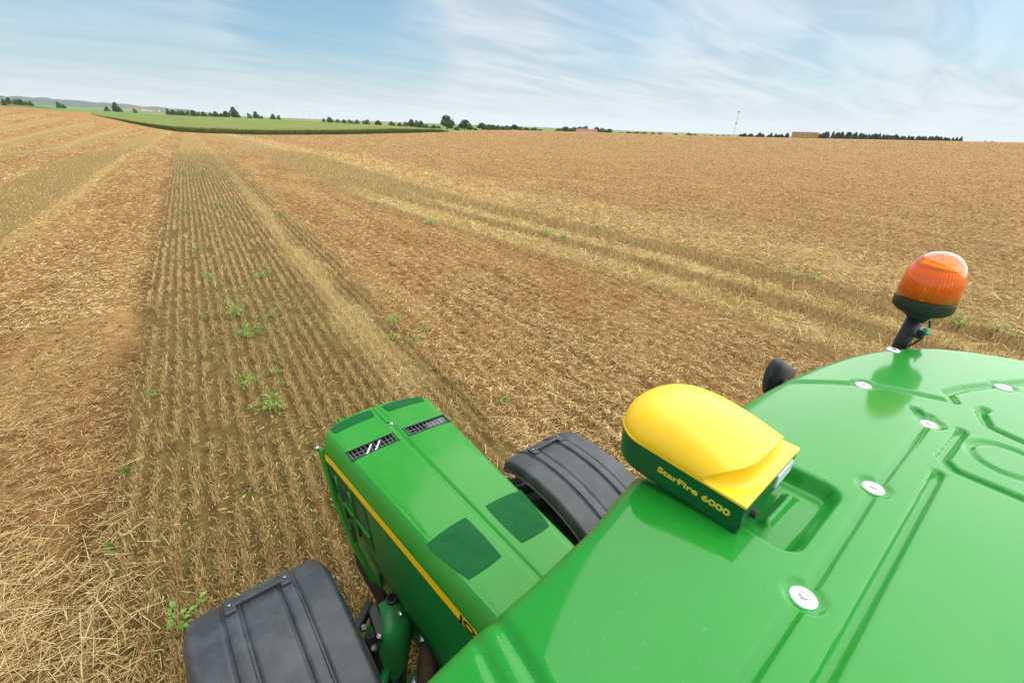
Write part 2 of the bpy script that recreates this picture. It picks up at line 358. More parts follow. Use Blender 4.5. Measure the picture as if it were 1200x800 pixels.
def build_ground():
    rs = [0.0]; r = 0.5
    while r < 6400:
        rs.append(r); r *= 1.0085 if r < 45 else (1.02 if r < 700 else 1.12)
    rs = np.array(rs)
    az = np.concatenate([np.arange(-30, 112, 0.30), np.arange(112, 330, 2.0)])
    A_, R_ = np.meshgrid(np.radians(az), rs, indexing='ij')
    X = CAM[0]+R_*np.sin(A_); Y = CAM[1]+R_*np.cos(A_)
    u, v = uv(X, Y); till, straw, green = zones(u, v)
    Z = zbase(X, Y) + micro(u, v, R_, till)
    crop = sstep(520, 640, R_)*(fbm(X*0.004, Y*0.0022, 50, 2) > -0.1)*1.0
    P = np.stack([X, Y, Z], -1); n, m = P.shape[:2]
    I = np.arange(n*m).reshape(n, m); I = np.concatenate([I, I[:1]], 0)
    F = np.stack([I[:-1, :-1], I[1:, :-1], I[1:, 1:], I[:-1, 1:]], -1).reshape(-1, 4)[:, ::-1]
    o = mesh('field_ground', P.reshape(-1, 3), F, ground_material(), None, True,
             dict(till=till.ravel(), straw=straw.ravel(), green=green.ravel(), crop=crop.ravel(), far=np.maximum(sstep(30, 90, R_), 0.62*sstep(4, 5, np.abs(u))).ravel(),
             furrow_shade=(np.exp(-((u+1.53)/.20)**2)*np.clip(.55+.9*fbm(u*1.5, v*.9, 47, 3), 0, 1)*0.9).ravel()))  # mask of the painted shade band left of the furrow edge
    return tag(o, kind='structure')
build_ground()

# ------------------------------------------------------------------ stubble, straw
def straw_obj(name, base, tip, width, tone, m, fold=False):
    d = tip-base; L_ = np.linalg.norm(d, axis=1, keepdims=True)+1e-9
    rv = rng.normal(size=base.shape); w = np.cross(d/L_, rv); w /= (np.linalg.norm(w, axis=1, keepdims=True)+1e-9)
    w = w*width[:, None]/2
    n = len(base)
    if not fold:
        V = np.stack([base-w, base+w, tip+w*0.8, tip-w*0.8], 1).reshape(-1, 3)
        F = np.arange(4*n).reshape(n, 4); tn = np.repeat(tone, 1)
    else:                                                  # a three-sided stalk
        w2 = np.cross(d/L_, w)
        a, b_, c_ = w, -0.5*w+0.866*w2, -0.5*w-0.866*w2
        V = np.stack([base+a, base+b_, base+c_, tip+a*.8, tip+b_*.8, tip+c_*.8], 1).reshape(-1, 3)
        k = (np.arange(n)*6)[:, None]
        F = np.stack([k+np.array([[0, 1, 4, 3]]), k+np.array([[1, 2, 5, 4]]), k+np.array([[2, 0, 3, 5]])], 1).reshape(-1, 4)
        tn = np.repeat(tone, 3)
    return mesh(name, V, F, m, None, False, dict(tone=tn))
M_STRAW = ramp_by_attr(mat('straw', (0.5, 0.4, 0.2), 0.75, Specular_IOR_Level=0.3), 'tone',
    [(0.0, (0.18, 0.092, 0.026)), (0.35, (0.37, 0.228, 0.080)), (0.7, (0.56, 0.400, 0.165)), (1.0, (0.72, 0.57, 0.285))])
def keep(mask, *a): return [q[mask] for q in a]
def in_view(x, y, z=0.0, m=60):
    P = np.stack([x, y, np.zeros_like(x)+z], -1)-CAM
    d = P@FW; px = 600+FPX*(P@RT)/np.maximum(d, 1e-3); py = 400-FPX*(P@UP)/np.maximum(d, 1e-3)
    return (d > 0.05) & (px > -420) & (px < 1500) & (py < 1250)
def standing(rows, v0, v1, per_m, hmin, hmax, wid, tone0, tone1, jitter=0.022, lean=0.35):
    n = int(len(rows)*(v1-v0)*per_m)
    u = rng.choice(rows, n)+rng.normal(0, jitter, n); v = rng.uniform(v0, v1, n)
    cl = fbm(u*3.0, v*2.2, 61, 3); k = (cl > -0.28); u, v = u[k], v[k]
    u = u+0.02*fbm(v*0.8, u*0+1, 63, 2)
    x, y = xy(u, v); k = in_view(x, y); u, v, x, y = u[k], v[k], x[k], y[k]; n = len(u)
    z = ground_z(x, y)-0.01
    h = rng.uniform(hmin, hmax, n)*(0.75+0.5*rng.random(n)); a = rng.uniform(0, 2*math.pi, n); le = np.abs(rng.normal(0, lean, n))
    base = np.stack([x, y, z], -1); tip = base+np.stack([np.cos(a)*h*le, np.sin(a)*h*le, h], -1)
    return base, tip, np.full(n, wid)*rng.uniform(.7, 1.3, n), np.clip(rng.normal((tone0+tone1)/2, (tone1-tone0)/2, n), 0, 1)
def litter(u0, u1, v0, v1, per_m2, lmin, lmax, wid, tone0, tone1, patch=0.0, align=None, lift=0.012, tilt=0.16, dens=None):
    n = int((u1-u0)*(v1-v0)*per_m2); u = rng.uniform(u0, u1, n); v = rng.uniform(v0, v1, n)
    k = fbm(u*0.9, v*0.7, 71, 3)*1.2 + rng.uniform(-0.6, 0.6, n) > patch
    if dens is not None: k &= rng.random(n) < dens(u, v)
    u, v = u[k], v[k]; x, y = xy(u, v); k = in_view(x, y); u, v, x, y = u[k], v[k], x[k], y[k]; n = len(u)
    z = ground_z(x, y)+lift*rng.random(n)*1.5
    L_ = rng.uniform(lmin, lmax, n)*rng.uniform(.6, 1.2, n); a = rng.uniform(0, 2*math.pi, n)
    if align is not None: a = rng.normal(align, 0.7, n)
    ti = rng.normal(0, tilt, n)
    d = np.stack([np.cos(a)*np.cos(ti), np.sin(a)*np.cos(ti), np.sin(ti)], -1)*L_[:, None]/2
    c = np.stack([x, y, z+np.abs(d[:, 2])*0.8], -1)
    return c-d, c+d, np.full(n, wid)*rng.uniform(.7, 1.4, n), np.clip(rng.normal((tone0+tone1)/2, (tone1-tone0)/2, n), 0, 1)
def cat(*L_): return [np.concatenate(q) for q in zip(*L_)]
def standing2(n, a0, a1, r0, r1, row0, pitch, wfun, hmin, hmax, w0, wr, tone0, tone1, lean=0.35, jit=0.02, shift=False):
    """cut stalks in drilled rows; sampled evenly over the picture, so they thin out (and widen) with distance"""
    r = r0*(r1/r0)**rng.random(n); a = np.radians(rng.uniform(a0, a1, n))
    x, y = CAM[0]+r*np.sin(a), CAM[1]+r*np.cos(a); u, v = uv(x, y)
    sh = s2shift(v) if shift else 0
    u = row0+np.round((u+sh-row0)/pitch)*pitch-sh+rng.normal(0, jit, n)+0.02*fbm(v*0.8, u*0+1, 63, 2)
    k = (rng.random(n) < wfun(u, v)) & (fbm(u*3.0, v*2.2, 61, 3) > -0.30); u, v = u[k], v[k]
    x, y = xy(u, v); k = in_view(x, y); x, y = x[k], y[k]; n = len(x)
    r = np.hypot(x-CAM[0], y-CAM[1]); z = ground_z(x, y)-0.01
    h = rng.uniform(hmin, hmax, n)*(0.75+0.5*rng.random(n)); q = rng.uniform(0, 2*math.pi, n); le = np.abs(rng.normal(0, lean, n))
    base = np.stack([x, y, z], -1); tip = base+np.stack([np.cos(q)*h*le, np.sin(q)*h*le, h], -1)
    return base, tip, (w0+wr*r)*rng.uniform(.7, 1.3, n), np.clip(rng.normal((tone0+tone1)/2, (tone1-tone0)/2, n), 0, 1)
def litter2(n, a0, a1, r0, r1, dens, lmin, lmax, w0, wr, tone0, tone1, lift=0.015, tilt=0.18, align=None, grow=0.02):
    r = r0*(r1/r0)**rng.random(n); a = np.radians(rng.uniform(a0, a1, n))
    x, y = CAM[0]+r*np.sin(a), CAM[1]+r*np.cos(a); u, v = uv(x, y)
    pat = np.clip(0.62+0.6*fbm(u*0.8, v*0.55, 71, 3)+0.5*fbm(u*3.1, v*2.6, 75, 2), 0.16, 1)
    k = (rng.random(n) < dens(u, v)*pat) & in_view(x, y); x, y = x[k], y[k]; n = len(x)
    r = np.hypot(x-CAM[0], y-CAM[1]); z = ground_z(x, y)+lift*rng.random(n)*1.5
    L_ = rng.uniform(lmin, lmax, n)*rng.uniform(.6, 1.2, n)*(1+grow*r); q = rng.uniform(0, 2*math.pi, n)
    if align is not None: q = rng.normal(align, 0.6, n)
    ti = rng.normal(0, tilt, n)
    d = np.stack([np.cos(q)*np.cos(ti), np.sin(q)*np.cos(ti), np.sin(ti)], -1)*L_[:, None]/2
    c = np.stack([x, y, z+np.abs(d[:, 2])*0.8], -1)
    return c-d, c+d, (w0+wr*r)*rng.uniform(.7, 1.4, n), np.clip(rng.normal((tone0+tone1)/2, (tone1-tone0)/2, n), 0, 1)
Zt = lambda u, v: zones(u, v)
def clods(n, a0, a1, r0, r1, dens, smin, smax, name, label):
    r = r0*(r1/r0)**rng.random(n); a = np.radians(rng.uniform(a0, a1, n))
    x, y = CAM[0]+r*np.sin(a), CAM[1]+r*np.cos(a); u, v = uv(x, y)
    k = (rng.random(n) < dens(u, v)*np.clip(.5+1.1*fbm(u*1.1, v*1.1, 77, 3), .05, 1)) & in_view(x, y); x, y, u, v = x[k], y[k], u[k], v[k]; n = len(x)
    z = ground_z(x, y); s_ = smin*(smax/smin)**(rng.random(n)**1.8)*(1+.03*np.hypot(x-CAM[0], y-CAM[1]))
    O_ = np.array([[1, 0, 0], [0, 1, 0], [-1, 0, 0], [0, -1, 0], [0, 0, 1], [0, 0, -.6], [.6, .6, .55], [-.6, .5, .6], [-.5, -.6, .6], [.6, -.6, .5]])
    q = rng.uniform(0, 2*math.pi, n); c_, s2 = np.cos(q)[:, None], np.sin(q)[:, None]
    Pn = O_[None]*rng.uniform(.6, 1.35, (n, 10, 1)); X = Pn[..., 0]*c_-Pn[..., 1]*s2; Y = Pn[..., 0]*s2+Pn[..., 1]*c_
    V = np.stack([X, Y*.8, Pn[..., 2]*.75], -1)*s_[:, None, None]+np.stack([x, y, z+.25*s_], -1)[:, None]
    T_ = np.array([[4, 6, 7], [4, 7, 8], [4, 8, 9], [4, 9, 6], [0, 1, 6], [1, 7, 6], [1, 2, 7], [2, 8, 7], [2, 3, 8], [3, 9, 8], [3, 0, 9], [0, 6, 9]])
    F = (np.arange(n)*10)[:, None, None]+T_[None]
    tn = np.repeat(np.clip(rng.normal(.5, .25, n), 0, 1), 12)
    return tag(mesh(name, V.reshape(-1, 3), F.reshape(-1, 3), M_CLOD, None, False, dict(tone=tn)), label, 'soil', kind='stuff')
M_CLOD = ramp_by_attr(mat('soil_crumbs', (.3, .16, .06), .95, Specular_IOR_Level=.1), 'tone', [(0, (.10, .046, .014)), (.5, (.20, .102, .032)), (1, (.31, .170, .060))])
inS0 = lambda u, v: (1-Zt(u, v)[0])*(np.abs(u-.7) < 2.6)*(1-.7*Zt(u, v)[1])
inS2 = lambda u, v: (1-Zt(u, v)[0])*(u > 4)
inS1 = lambda u, v: (1-Zt(u, v)[0])*(u < -4)
a_ = standing2(300000, -40, 95, 1.2, 11, 0, .167, inS0, .035, .095, .0042, .00012, .28, 1.0, jit=.027)
tag(straw_obj('stubble', *a_, M_STRAW, True), 'brown cut stubble in drilled rows in the strip ahead of the tractor', 'stubble', kind='stuff')
b_ = standing2(300000, -20, 40, 11, 130, 0, .167, inS0, .04, .095, .0045, .00036, .38, 1.0, jit=.024)
tag(straw_obj('stubble', *b_, M_STRAW), 'stubble rows of the middle strip running away to the field crest', 'stubble', kind='stuff')
c_ = cat(standing2(260000, 0, 118, 6, 120, 8.7, .167, inS2, .06, .12, .0045, .00042, .35, .95, shift=True),
         standing2(230000, 0, 118, 6, 60, 10.5, .1, lambda u, v: inS2(u, v)*(np.exp(-((u+s2shift(v)-10.55)/.38)**4)+np.exp(-((u+s2shift(v)-12.4)/.5)**4)), .09, .15, .0045, .00042, .32, .9, shift=True))
tag(straw_obj('stubble', *c_, M_STRAW), 'taller stubble standing in the uncut strip that crosses behind the orange beacon', 'stubble', kind='stuff')
d_ = standing2(130000, -32, 8, 10, 160, -8.2, .167, inS1, .04, .08, .0045, .00036, .35, .85)
tag(straw_obj('stubble', *d_, M_STRAW), 'greenish stubble strip at the left edge of the picture', 'stubble', kind='stuff')
clods(120000, -80, 12, 2.2, 60, lambda u, v: Zt(u, v)[0]*(u < -1.2), .005, .019, 'soil_clods', 'crumbly brown clods on the worked soil left of the furrow')
clods(110000, 0, 115, 4, 60, lambda u, v: Zt(u, v)[0]*(u > 2), .005, .019, 'soil_clods', 'crumbly brown clods on the worked soil right of the stubble')
clods(22000, -70, 10, 2.2, 60, lambda u, v: np.exp(-((u+1.57)/.17)**2), .010, .038, 'soil_clods', 'big dark clods rolled against the furrow edge')
heap = lambda u, v: np.exp(-((u+2.0)/0.8)**2)*np.exp(-((v-2.4)/1.5)**2)
tl = lambda u, v: Zt(u, v)[0]*(u < -1.2); tm = lambda u, v: Zt(u, v)[0]*(u > 2)*(u+s2shift(v) < 10); tr = lambda u, v: Zt(u, v)[0]*(u+s2shift(v) > 10)
e_ = cat(litter2(110000, -75, 10, 2.0, 11, tl, .03, .11, .0042, .00012, .40, .95), litter(-3.9, -0.9, 0.8, 6.5, 1500, 0.10, 0.32, 0.0055, 0.55, 1.0, -1, None, 0.06, 0.16, heap))
tag(straw_obj('straw_litter', *e_, M_STRAW, True), 'pale loose straw heaped on the worked soil at lower left', 'straw', kind='stuff')
f_ = litter2(260000, -32, 8, 11, 200, tl, .05, .12, .0045, .00034, .35, .95, grow=.008)
tag(straw_obj('straw_litter', *f_, M_STRAW), 'straw scattered over the worked soil left of the furrow', 'straw', kind='stuff')
g_ = litter2(560000, 0, 118, 3, 130, tm, .04, .12, .0045, .00036, .35, .95, grow=.008)
tag(straw_obj('straw_litter', *g_, M_STRAW), 'chopped straw on the reddish worked strip right of the hood', 'straw', kind='stuff')
sw = lambda u, v: Zt(u, v)[1]*(u > .8)*(u < 3.2)
h_ = cat(litter2(170000, -5, 60, 2, 130, lambda u, v: sw(u, v)*(1-.7*sstep(8, 40, v)), .05, .15, .0045, .00036, .45, 1.0, align=R(84), grow=.008), litter2(230000, -60, 60, 1.2, 45, lambda u, v: .6*inS0(u, v), .02, .07, .004, .0003, .15, .9))
tag(straw_obj('straw_litter', *h_, M_STRAW), 'pale swath of straw along the right side of the stubble rows', 'straw', kind='stuff')
s2l = lambda u, v: np.clip(Zt(u, v)[1]*1.2, 0, 1)*(u > 4)
i_ = cat(litter2(220000, 2, 118, 5, 60, s2l, .1, .28, .0045, .0005, .5, 1.0, .05, .35), litter2(800000, 2, 105, 8, 240, tr, .05, .14, .0045, .00034, .30, .95, .03, .25, grow=.008))
tag(straw_obj('straw_litter', *i_, M_STRAW), 'straw spread thickly over the big field beyond the beacon', 'straw', kind='stuff')

# ------------------------------------------------------------------ far country: crops, hills
def polar_patch(name, a0, a1, r0f, r1f, h, na, nr, m, bump, label, cat_, skirt=True):
    a = np.linspace(a0, a1, na); t = np.linspace(0, 1, nr)**1.6
    r0 = np.array([r0f(q) for q in a]); r1 = np.array([r1f(q) for q in a])
    Rm = r0[:, None]+(r1-r0)[:, None]*t[None]
    X = CAM[0]+Rm*np.sin(R(1)*a)[:, None]; Y = CAM[1]+Rm*np.cos(R(1)*a)[:, None]
    hh = (h(a) if callable(h) else h+0*a)[:, None]
    G = zbase(X, Y); Z = G+hh+bump*fbm(X*0.9, Y*0.9, 81, 3)+0.6*bump*fbm(X*.15, Y*.15, 82, 2)
    P = np.stack([X, Y, Z], -1)
    if skirt:
        lo = P.copy(); lo[..., 2] = G-0.2
        P = np.concatenate([lo[:, :1], P, lo[:, -1:]], 1); lo = P.copy(); lo[..., 2] = zbase(P[..., 0], P[..., 1])-0.2
        P = np.concatenate([lo[:1], P, lo[-1:]], 0)
    o = gridmesh(name, P, m, None, False)
    return tag(o, label, cat_, kind='stuff')
M_CORN = noisy(mat('maize_leaves', (0.115, 0.165, 0.026), 0.8, Specular_IOR_Level=0.15), (0.20, 0.215, 0.05), 0.12, 0.35, 0.65, 0.6, 2.0, stretch=(0.35, 1, 1))
M_BEET = noisy(mat('beet_leaves', (0.07, 0.19, 0.02), 0.7), (0.11, 0.24, 0.035), 0.1, 0.35, 0.65, 0.5, 2.0)
M_CORNFRONT = ramp_by_attr(mat('maize_edge', (0.1, 0.15, 0.03), 0.6), 'tone', [(0, (0.085, 0.14, 0.025)), (0.6, (0.14, 0.20, 0.035)), (1, (0.30, 0.29, 0.09))])
caz = [-0.44, 2.07, 5.22, 12.31, 20.45, 31.39, 31.9]; cr0 = [318, 270, 236, 230, 230, 232, 240]; cr1 = [420, 420, 430, 455, 470, 480, 260]
r0f = lambda q: np.interp(q, caz, cr0); r1f = lambda q: np.interp(q, caz, cr1)
polar_patch('maize_field', -0.44, 31.9, r0f, r1f, lambda a: np.interp(a, [-.44, 2, 6, 26, 31, 31.9], [.25, 1.1, 1.9, 1.9, 1.2, .5]), 500, 120, M_CORN, 0.22, 'tall maize crop with yellowish tassels beyond the stubble', 'maize')
polar_patch('beet_field', -5.5, 16, lambda q: np.interp(q, [-5.5, -3, -0.44, 5, 16], [330, 330, 425, 440, 462]), lambda q: 560, 0.7, 160, 40, M_BEET, 0.15,
            'bright green low crop on the slope behind the maize', 'beet crop')
def corn_edge():
    n = 30000; q = rng.uniform(-0.44, 31.9, n); r = r0f(q)+rng.exponential(1.2, n)-0.6
    a = np.radians(q); x = CAM[0]+r*np.sin(a); y = CAM[1]+r*np.cos(a); z = zbase(x, y)
    hq = np.interp(q, [-.44, 2, 6, 26, 31, 31.9], [.1, .55, 1, 1, .65, .25]); h0 = rng.uniform(0, 1.35, n)*hq; L_ = rng.uniform(.4, .9, n)*hq; ph = rng.uniform(0, 2*math.pi, n)
    base = np.stack([x, y, z+h0], -1); tip = base+np.stack([np.cos(ph)*.25, np.sin(ph)*.25, L_], -1)
    o = straw_obj('maize_edge', base, tip, rng.uniform(.08, .16, n), np.clip((h0+L_)/2.6+rng.normal(0, .12, n), 0, 1), M_CORNFRONT)
    tag(o, 'leafy edge of the maize facing the harvested field', 'maize', kind='stuff')
corn_edge()
M_HILL = noisy(mat('far_woods', (0.05, 0.09, 0.06), 0.9), (0.11, 0.14, 0.08), 0.004, 0.4, 0.62)
def hills(name, a0, a1, r, prof, depth):
    a = np.linspace(a0, a1, 160); t = np.linspace(0, 1, 14)
    base = np.array([prof(q) for q in a])*(1+0.10*fbm(a*0.9, a*0+2, 90, 3))
    H_ = base[:, None]*(np.sin(t*math.pi)**0.8)[None]
    Rm = r+depth*(t-0.5)[None]+a[:, None]*0
    P = np.stack([CAM[0]+Rm*np.sin(np.radians(a))[:, None], CAM[1]+Rm*np.cos(np.radians(a))[:, None], H_+6*fbm(Rm*.004, a[:, None]*3+Rm*0, 91, 3)*(H_ > 5)-3], -1)
    tag(gridmesh(name, P, M_HILL, None, True), kind='structure')
hills('hills', -24, 12, 3900, lambda q: np.interp(q, [-24, -6, -3, 0, 3, 6, 9, 12], [84, 67, 64, 52, 44, 34, 17, 0]), 1100)
hills('hills', -32, 9, 5600, lambda q: np.interp(q, [-32, -6, -2, 1, 4, 9], [104, 77, 83, 72, 55, 0]), 1500)

# ------------------------------------------------------------------ trees, each one a thing
M_LEAF = ramp_by_attr(mat('foliage', (0.05, 0.09, 0.02), 0.65, Specular_IOR_Level=0.2), 'tone', [(0, (0.03, 0.06, 0.018)), (0.5, (0.065, 0.11, 0.03)), (1, (0.12, 0.17, 0.045))])
M_PINE = ramp_by_attr(mat('needles', (0.03, 0.06, 0.03), 0.7, Specular_IOR_Level=0.2), 'tone', [(0, (0.055, 0.095, 0.055)), (1, (0.12, 0.175, 0.095))])
M_BARK = noisy(mat('bark', (0.10, 0.075, 0.05), 0.9), (0.16, 0.125, 0.09), 8)
def crown_mesh(kind, seed, n):
    g = np.random.default_rng(seed)
    if kind == 'pine':
        h = g.uniform(0.12, 1, n); rad = 0.30*(1.02-h)**0.8*(0.6+0.5*g.random(n)); a = g.uniform(0, 2*math.pi, n)
        c = np.stack([rad*np.cos(a), rad*np.sin(a), h], -1); s = 0.05+0.05*g.random(n)
    else:
        lobes = {'round': [(0, 0, .62, .34), (.2, .05, .5, .24), (-.2, .1, .52, .25), (.05, -.2, .48, .25), (0, .05, .82, .2), (-.1, -.1, .4, .26)],
                 'tall': [(0, 0, .75, .26), (.1, .05, .5, .24), (-.12, 0, .55, .24), (.05, -.1, .88, .16), (0, .1, .35, .22)],
                 'bush': [(0, 0, .45, .42), (.32, .1, .38, .3), (-.3, 0, .4, .34), (.05, .25, .55, .3), (.1, -.25, .3, .3), (-.1, -.1, .75, .2)]}[kind]
        k = g.integers(0, len(lobes), n); Lb = np.array(lobes)[k]
        d = g.normal(size=(n, 3)); d /= np.linalg.norm(d, axis=1, keepdims=True); rr = Lb[:, 3]*(0.55+0.5*g.random(n)**.5)
        c = Lb[:, :3]+d*rr[:, None]*np.array([1, 1, .85]); s = 0.035+0.045*g.random(n)
        c[:, 2] = np.maximum(c[:, 2], 0.03)
    nrm = g.normal(size=(n, 3)); nrm /= np.linalg.norm(nrm, axis=1, keepdims=True)
    t1 = np.cross(nrm, g.normal(size=(n, 3))); t1 /= np.linalg.norm(t1, axis=1, keepdims=True); t2 = np.cross(nrm, t1)
    t1 *= s[:, None]; t2 *= s[:, None]
    V = np.stack([c-t1, c+t2*.7, c+t1, c-t2*.7], 1).reshape(-1, 3)
    return V, np.arange(4*n).reshape(n, 4), np.clip(g.normal(.5, .28, n), 0, 1)
PROTO = {}
def tree_proto(kind, seed):
    key = (kind, seed)
    if key in PROTO: return PROTO[key]
    V, F, tn = crown_mesh(kind, seed, {'pine': 420, 'round': 900, 'tall': 800, 'bush': 700}[kind])
    cm = mesh('crown', V, F, M_PINE if kind == 'pine' else M_LEAF, None, False, dict(tone=tn)); me = cm.data; bpy.data.objects.remove(cm)
    tb = MB(); tb.tube([(0, 0, -.03), (0.01, 0, .2), (0, 0.01, .45), (.01, 0, .75)], [.035, .028, .02, .008], 7)
    if kind != 'pine':
        for q in range(4):
            a = q*1.7; tb.tube([(0, 0, .3+.05*q), (.14*math.cos(a), .14*math.sin(a), .5+.05*q)], [.014, .006], 5)
    to = tb.build('trunk', M_BARK); tm = to.data; bpy.data.objects.remove(to)
    PROTO[key] = (me, tm); return PROTO[key]
def on_land(px, dist, y=None):
    a, _ = azim(px, y); x = CAM[0]+dist*math.sin(a); yy = CAM[1]+dist*math.cos(a)
    return x, yy, float(zbase(x, yy))
def height_to(px, dist, y):                               # height above sea of the sight line through (px, y) at that distance
    return CAM[2]+dist*azim(px, y)[1]
def tree(name, px, ytop, wpx, dist, kind, label, cat_, group, seed=0):
    x, y, z = on_land(px, dist, ytop); hm = max(height_to(px, dist, ytop)-z, 1.5)
    wm = wpx*dist*590/(590**2+(px-609)**2)
    me, tm = tree_proto(kind, seed)
    e = empty(name, (x, y, z-0.05), rng.uniform(0, 6.28)); tag(e, label, cat_, group)
    wid = {'round': .78, 'tall': .60, 'bush': 1.15, 'pine': .5}[kind]
    e.scale = (wm/wid, wm/wid, hm/1.0)
    for n_, d_ in (('crown', me), ('trunk', tm)):
        o = bpy.data.objects.new(n_, d_); C.objects.link(o); o.parent = e
    return e
def row(lst, dist, label, group, name='broadleaf_tree', cat_='tree', kinds=('bush', 'round')):
    for i, (px, yt, w) in enumerate(lst):
        tree(name, px, yt, w, dist*(1+0.03*math.sin(i*2.7)), kinds[i % len(kinds)], label, cat_, group, (i*7+len(lst)) % 5)
row([(3, 115, 10), (8, 114.3, 9), (17, 114.8, 11), (22, 116, 9), (28, 118, 11), (34, 118.4, 8)], 560, 'dark tree of the small copse at the far left edge of the horizon', 'trees of the copse at far left')
tree('broadleaf_tree', 67, 118.5, 9, 600, 'bush', 'lone dark bushy tree on the slope right of the far left copse', 'tree', None, 1)
tree('shrub', 73, 121.5, 8, 600, 'bush', 'low shrub touching the lone bushy tree at left', 'shrub', None, 2)
tree('shrub', 124, 123.5, 9, 650, 'bush', 'round shrub just left of the taller tree above the green crop', 'shrub', None, 0)
tree('broadleaf_tree', 133.5, 119.5, 9, 650, 'round', 'taller tree between two shrubs above the bright green crop', 'tree', None, 1)
tree('shrub', 139, 125, 8, 650, 'bush', 'low shrub at the right foot of the taller tree above the green crop', 'shrub', None, 2)
tree('shrub', 156.5, 126, 6, 650, 'bush', 'small lone shrub left of the white village houses', 'shrub', None, 0)
row([(195, 126, 7), (202, 128.5, 8), (208, 128, 7), (213, 129.5, 7), (219, 129, 8), (226, 129, 9), (232, 130.5, 7), (238, 131, 8), (246, 131, 8), (252, 130.5, 8), (258, 132, 8), (264, 130, 9), (278, 131.5, 7)],
    620, 'dark tree in the long hedge line behind the maize', 'trees of the long hedge line')
tree('broadleaf_tree', 272.5, 125.3, 10, 615, 'round', 'tallest round tree near the right end of the long hedge line', 'tree', None, 0)
row([(291, 131.5, 7), (299, 130.5, 8), (306, 135, 7), (319, 133.5, 7), (326, 134, 6)], 640, 'small tree in the broken row right of the long hedge line', 'trees of the broken row')
row([(379, 138, 5), (386, 137, 8), (395, 139, 8), (403, 140, 6), (410, 139.5, 8), (418, 140.5, 6), (429, 139.5, 11), (443, 141, 8), (459, 141.5, 9), (468, 144, 6), (475, 142, 8), (482, 139.5, 8), (488, 140, 8), (493, 141.5, 7), (499, 145, 9), (508, 146.5, 8), (514, 147, 7)],
    545, 'tree of the row showing over the right half of the maize', 'trees over the right half of the maize')
tree('broadleaf_tree', 523.5, 135.3, 17, 500, 'round', 'biggest tree on the horizon, at the right end of the maize', 'tree', None, 0)
tree('broadleaf_tree', 544.5, 140.3, 15, 500, 'round', 'pale round tree beside the biggest tree on the horizon', 'tree', None, 2)
row([(535, 148, 9), (551, 148, 9), (557, 149.5, 6), (565, 144, 11), (572, 145, 11), (578, 146, 10), (583, 146, 9), (589, 148, 7), (595, 146.5, 11), (603, 146, 11), (610, 148, 8), (617, 149.5, 8), (626, 149, 10), (633, 151.5, 6)],
    480, 'tree of the dense row right of the biggest horizon tree', 'trees of the dense row')
row([(655, 150, 11), (663, 148.5, 12), (672, 148, 12), (680, 148.5, 11), (687, 147, 11), (700, 149, 10), (707, 149.5, 10), (714, 151, 9)], 720, 'tree of the clump around the red roofed barn', 'trees around the barn')
row([(727, 155, 8), (737, 154, 10), (746, 154, 10), (755, 154.3, 10), (765, 155, 8), (774, 155, 7)], 520, 'low bush in the thin hedge right of the barn', 'bushes of the thin hedge', 'shrub', 'shrub', ('bush',))
row([(792, 156.3, 8), (808, 155.2, 8), (815, 157, 7), (826, 158, 4), (834, 158, 5), (841, 158, 5), (848, 158.3, 5), (854, 158.6, 5)], 500, 'small bush on the bare skyline left of the mast', 'bushes left of the mast', 'shrub', 'shrub', ('bush',))
pr = [(868+i*4.6+rng.normal(0, 1), 158.2-2.6*rng.random()**1.5+(0.6 if i < 2 else 0)-.03*i, rng.uniform(5, 9.5)) for i in range(13)]
row(pr, 470, 'dark conifer in the short row between mast and straw stack', 'conifers left of the straw stack', 'conifer_tree', 'conifer', ('pine',))
pr = [(958+i*3.55+rng.normal(0, .9), np.interp(i, [0, 6, 25, 48], [156, 155.3, 158.2, 161.6])+1.0-2.2*rng.random()**1.6, rng.uniform(5, 9.5)) for i in range(49)]
row(pr, 500, 'dark conifer in the long row right of the straw stack', 'conifers right of the straw stack', 'conifer_tree', 'conifer', ('pine',))
row([(1156, 164.3, 9), (1164, 164.8, 9)], 560, 'low faint bush on the skyline at far right', 'bushes at far right', 'shrub', 'shrub', ('bush',))

# ------------------------------------------------------------------ barn, village, straw stack, mast, wind turbines
M_TILE = noisy(mat('roof_tiles', (0.33, 0.14, 0.09), 0.85), (0.24, 0.11, 0.08), 2.0)
M_PLASTER = noisy(mat('plaster', (0.62, 0.58, 0.5), 0.9), (0.5, 0.46, 0.40), 0.8)
M_DARKWIN = mat('dark_pane', (0.03, 0.035, 0.04), 0.15)
def house(name, x, y, z, rz, L_, w, hw, hr, label, cat_, group=None, wallm=M_PLASTER):
    e = empty(name, (x, y, z), rz); tag(e, label, cat_, group)
    MB().box((0, 0, hw/2), (L_, w, hw)).build('wall', wallm, e)
    g = MB(); a, b = L_/2+.4, w/2+.5
    g.add([(-a, -b, hw-.25), (a, -b, hw-.25), (a, b, hw-.25), (-a, b, hw-.25), (-a+hr*.3, 0, hw+hr), (a-hr*.3, 0, hw+hr)], [(0, 1, 5, 4), (2, 3, 4, 5), (0, 4, 3), (1, 2, 5), (0, 3, 2, 1)])
    g.build('roof', M_TILE, e)
    for k in range(3):
        MB().box((L_*(k-1)*.28, -w/2-.012, hw*.55), (1.0, .05, 1.2)).build('window', M_DARKWIN, e)
    return e
x, y, z = on_land(687.5, 640, 154); ht = height_to(687.5, 640, 151.9)
house('barn', x, y, z, R(-46), 27, 12, max(ht-z-4.0, 1.2), 4.0, 'long barn with a reddish hipped roof among the trees', 'barn')
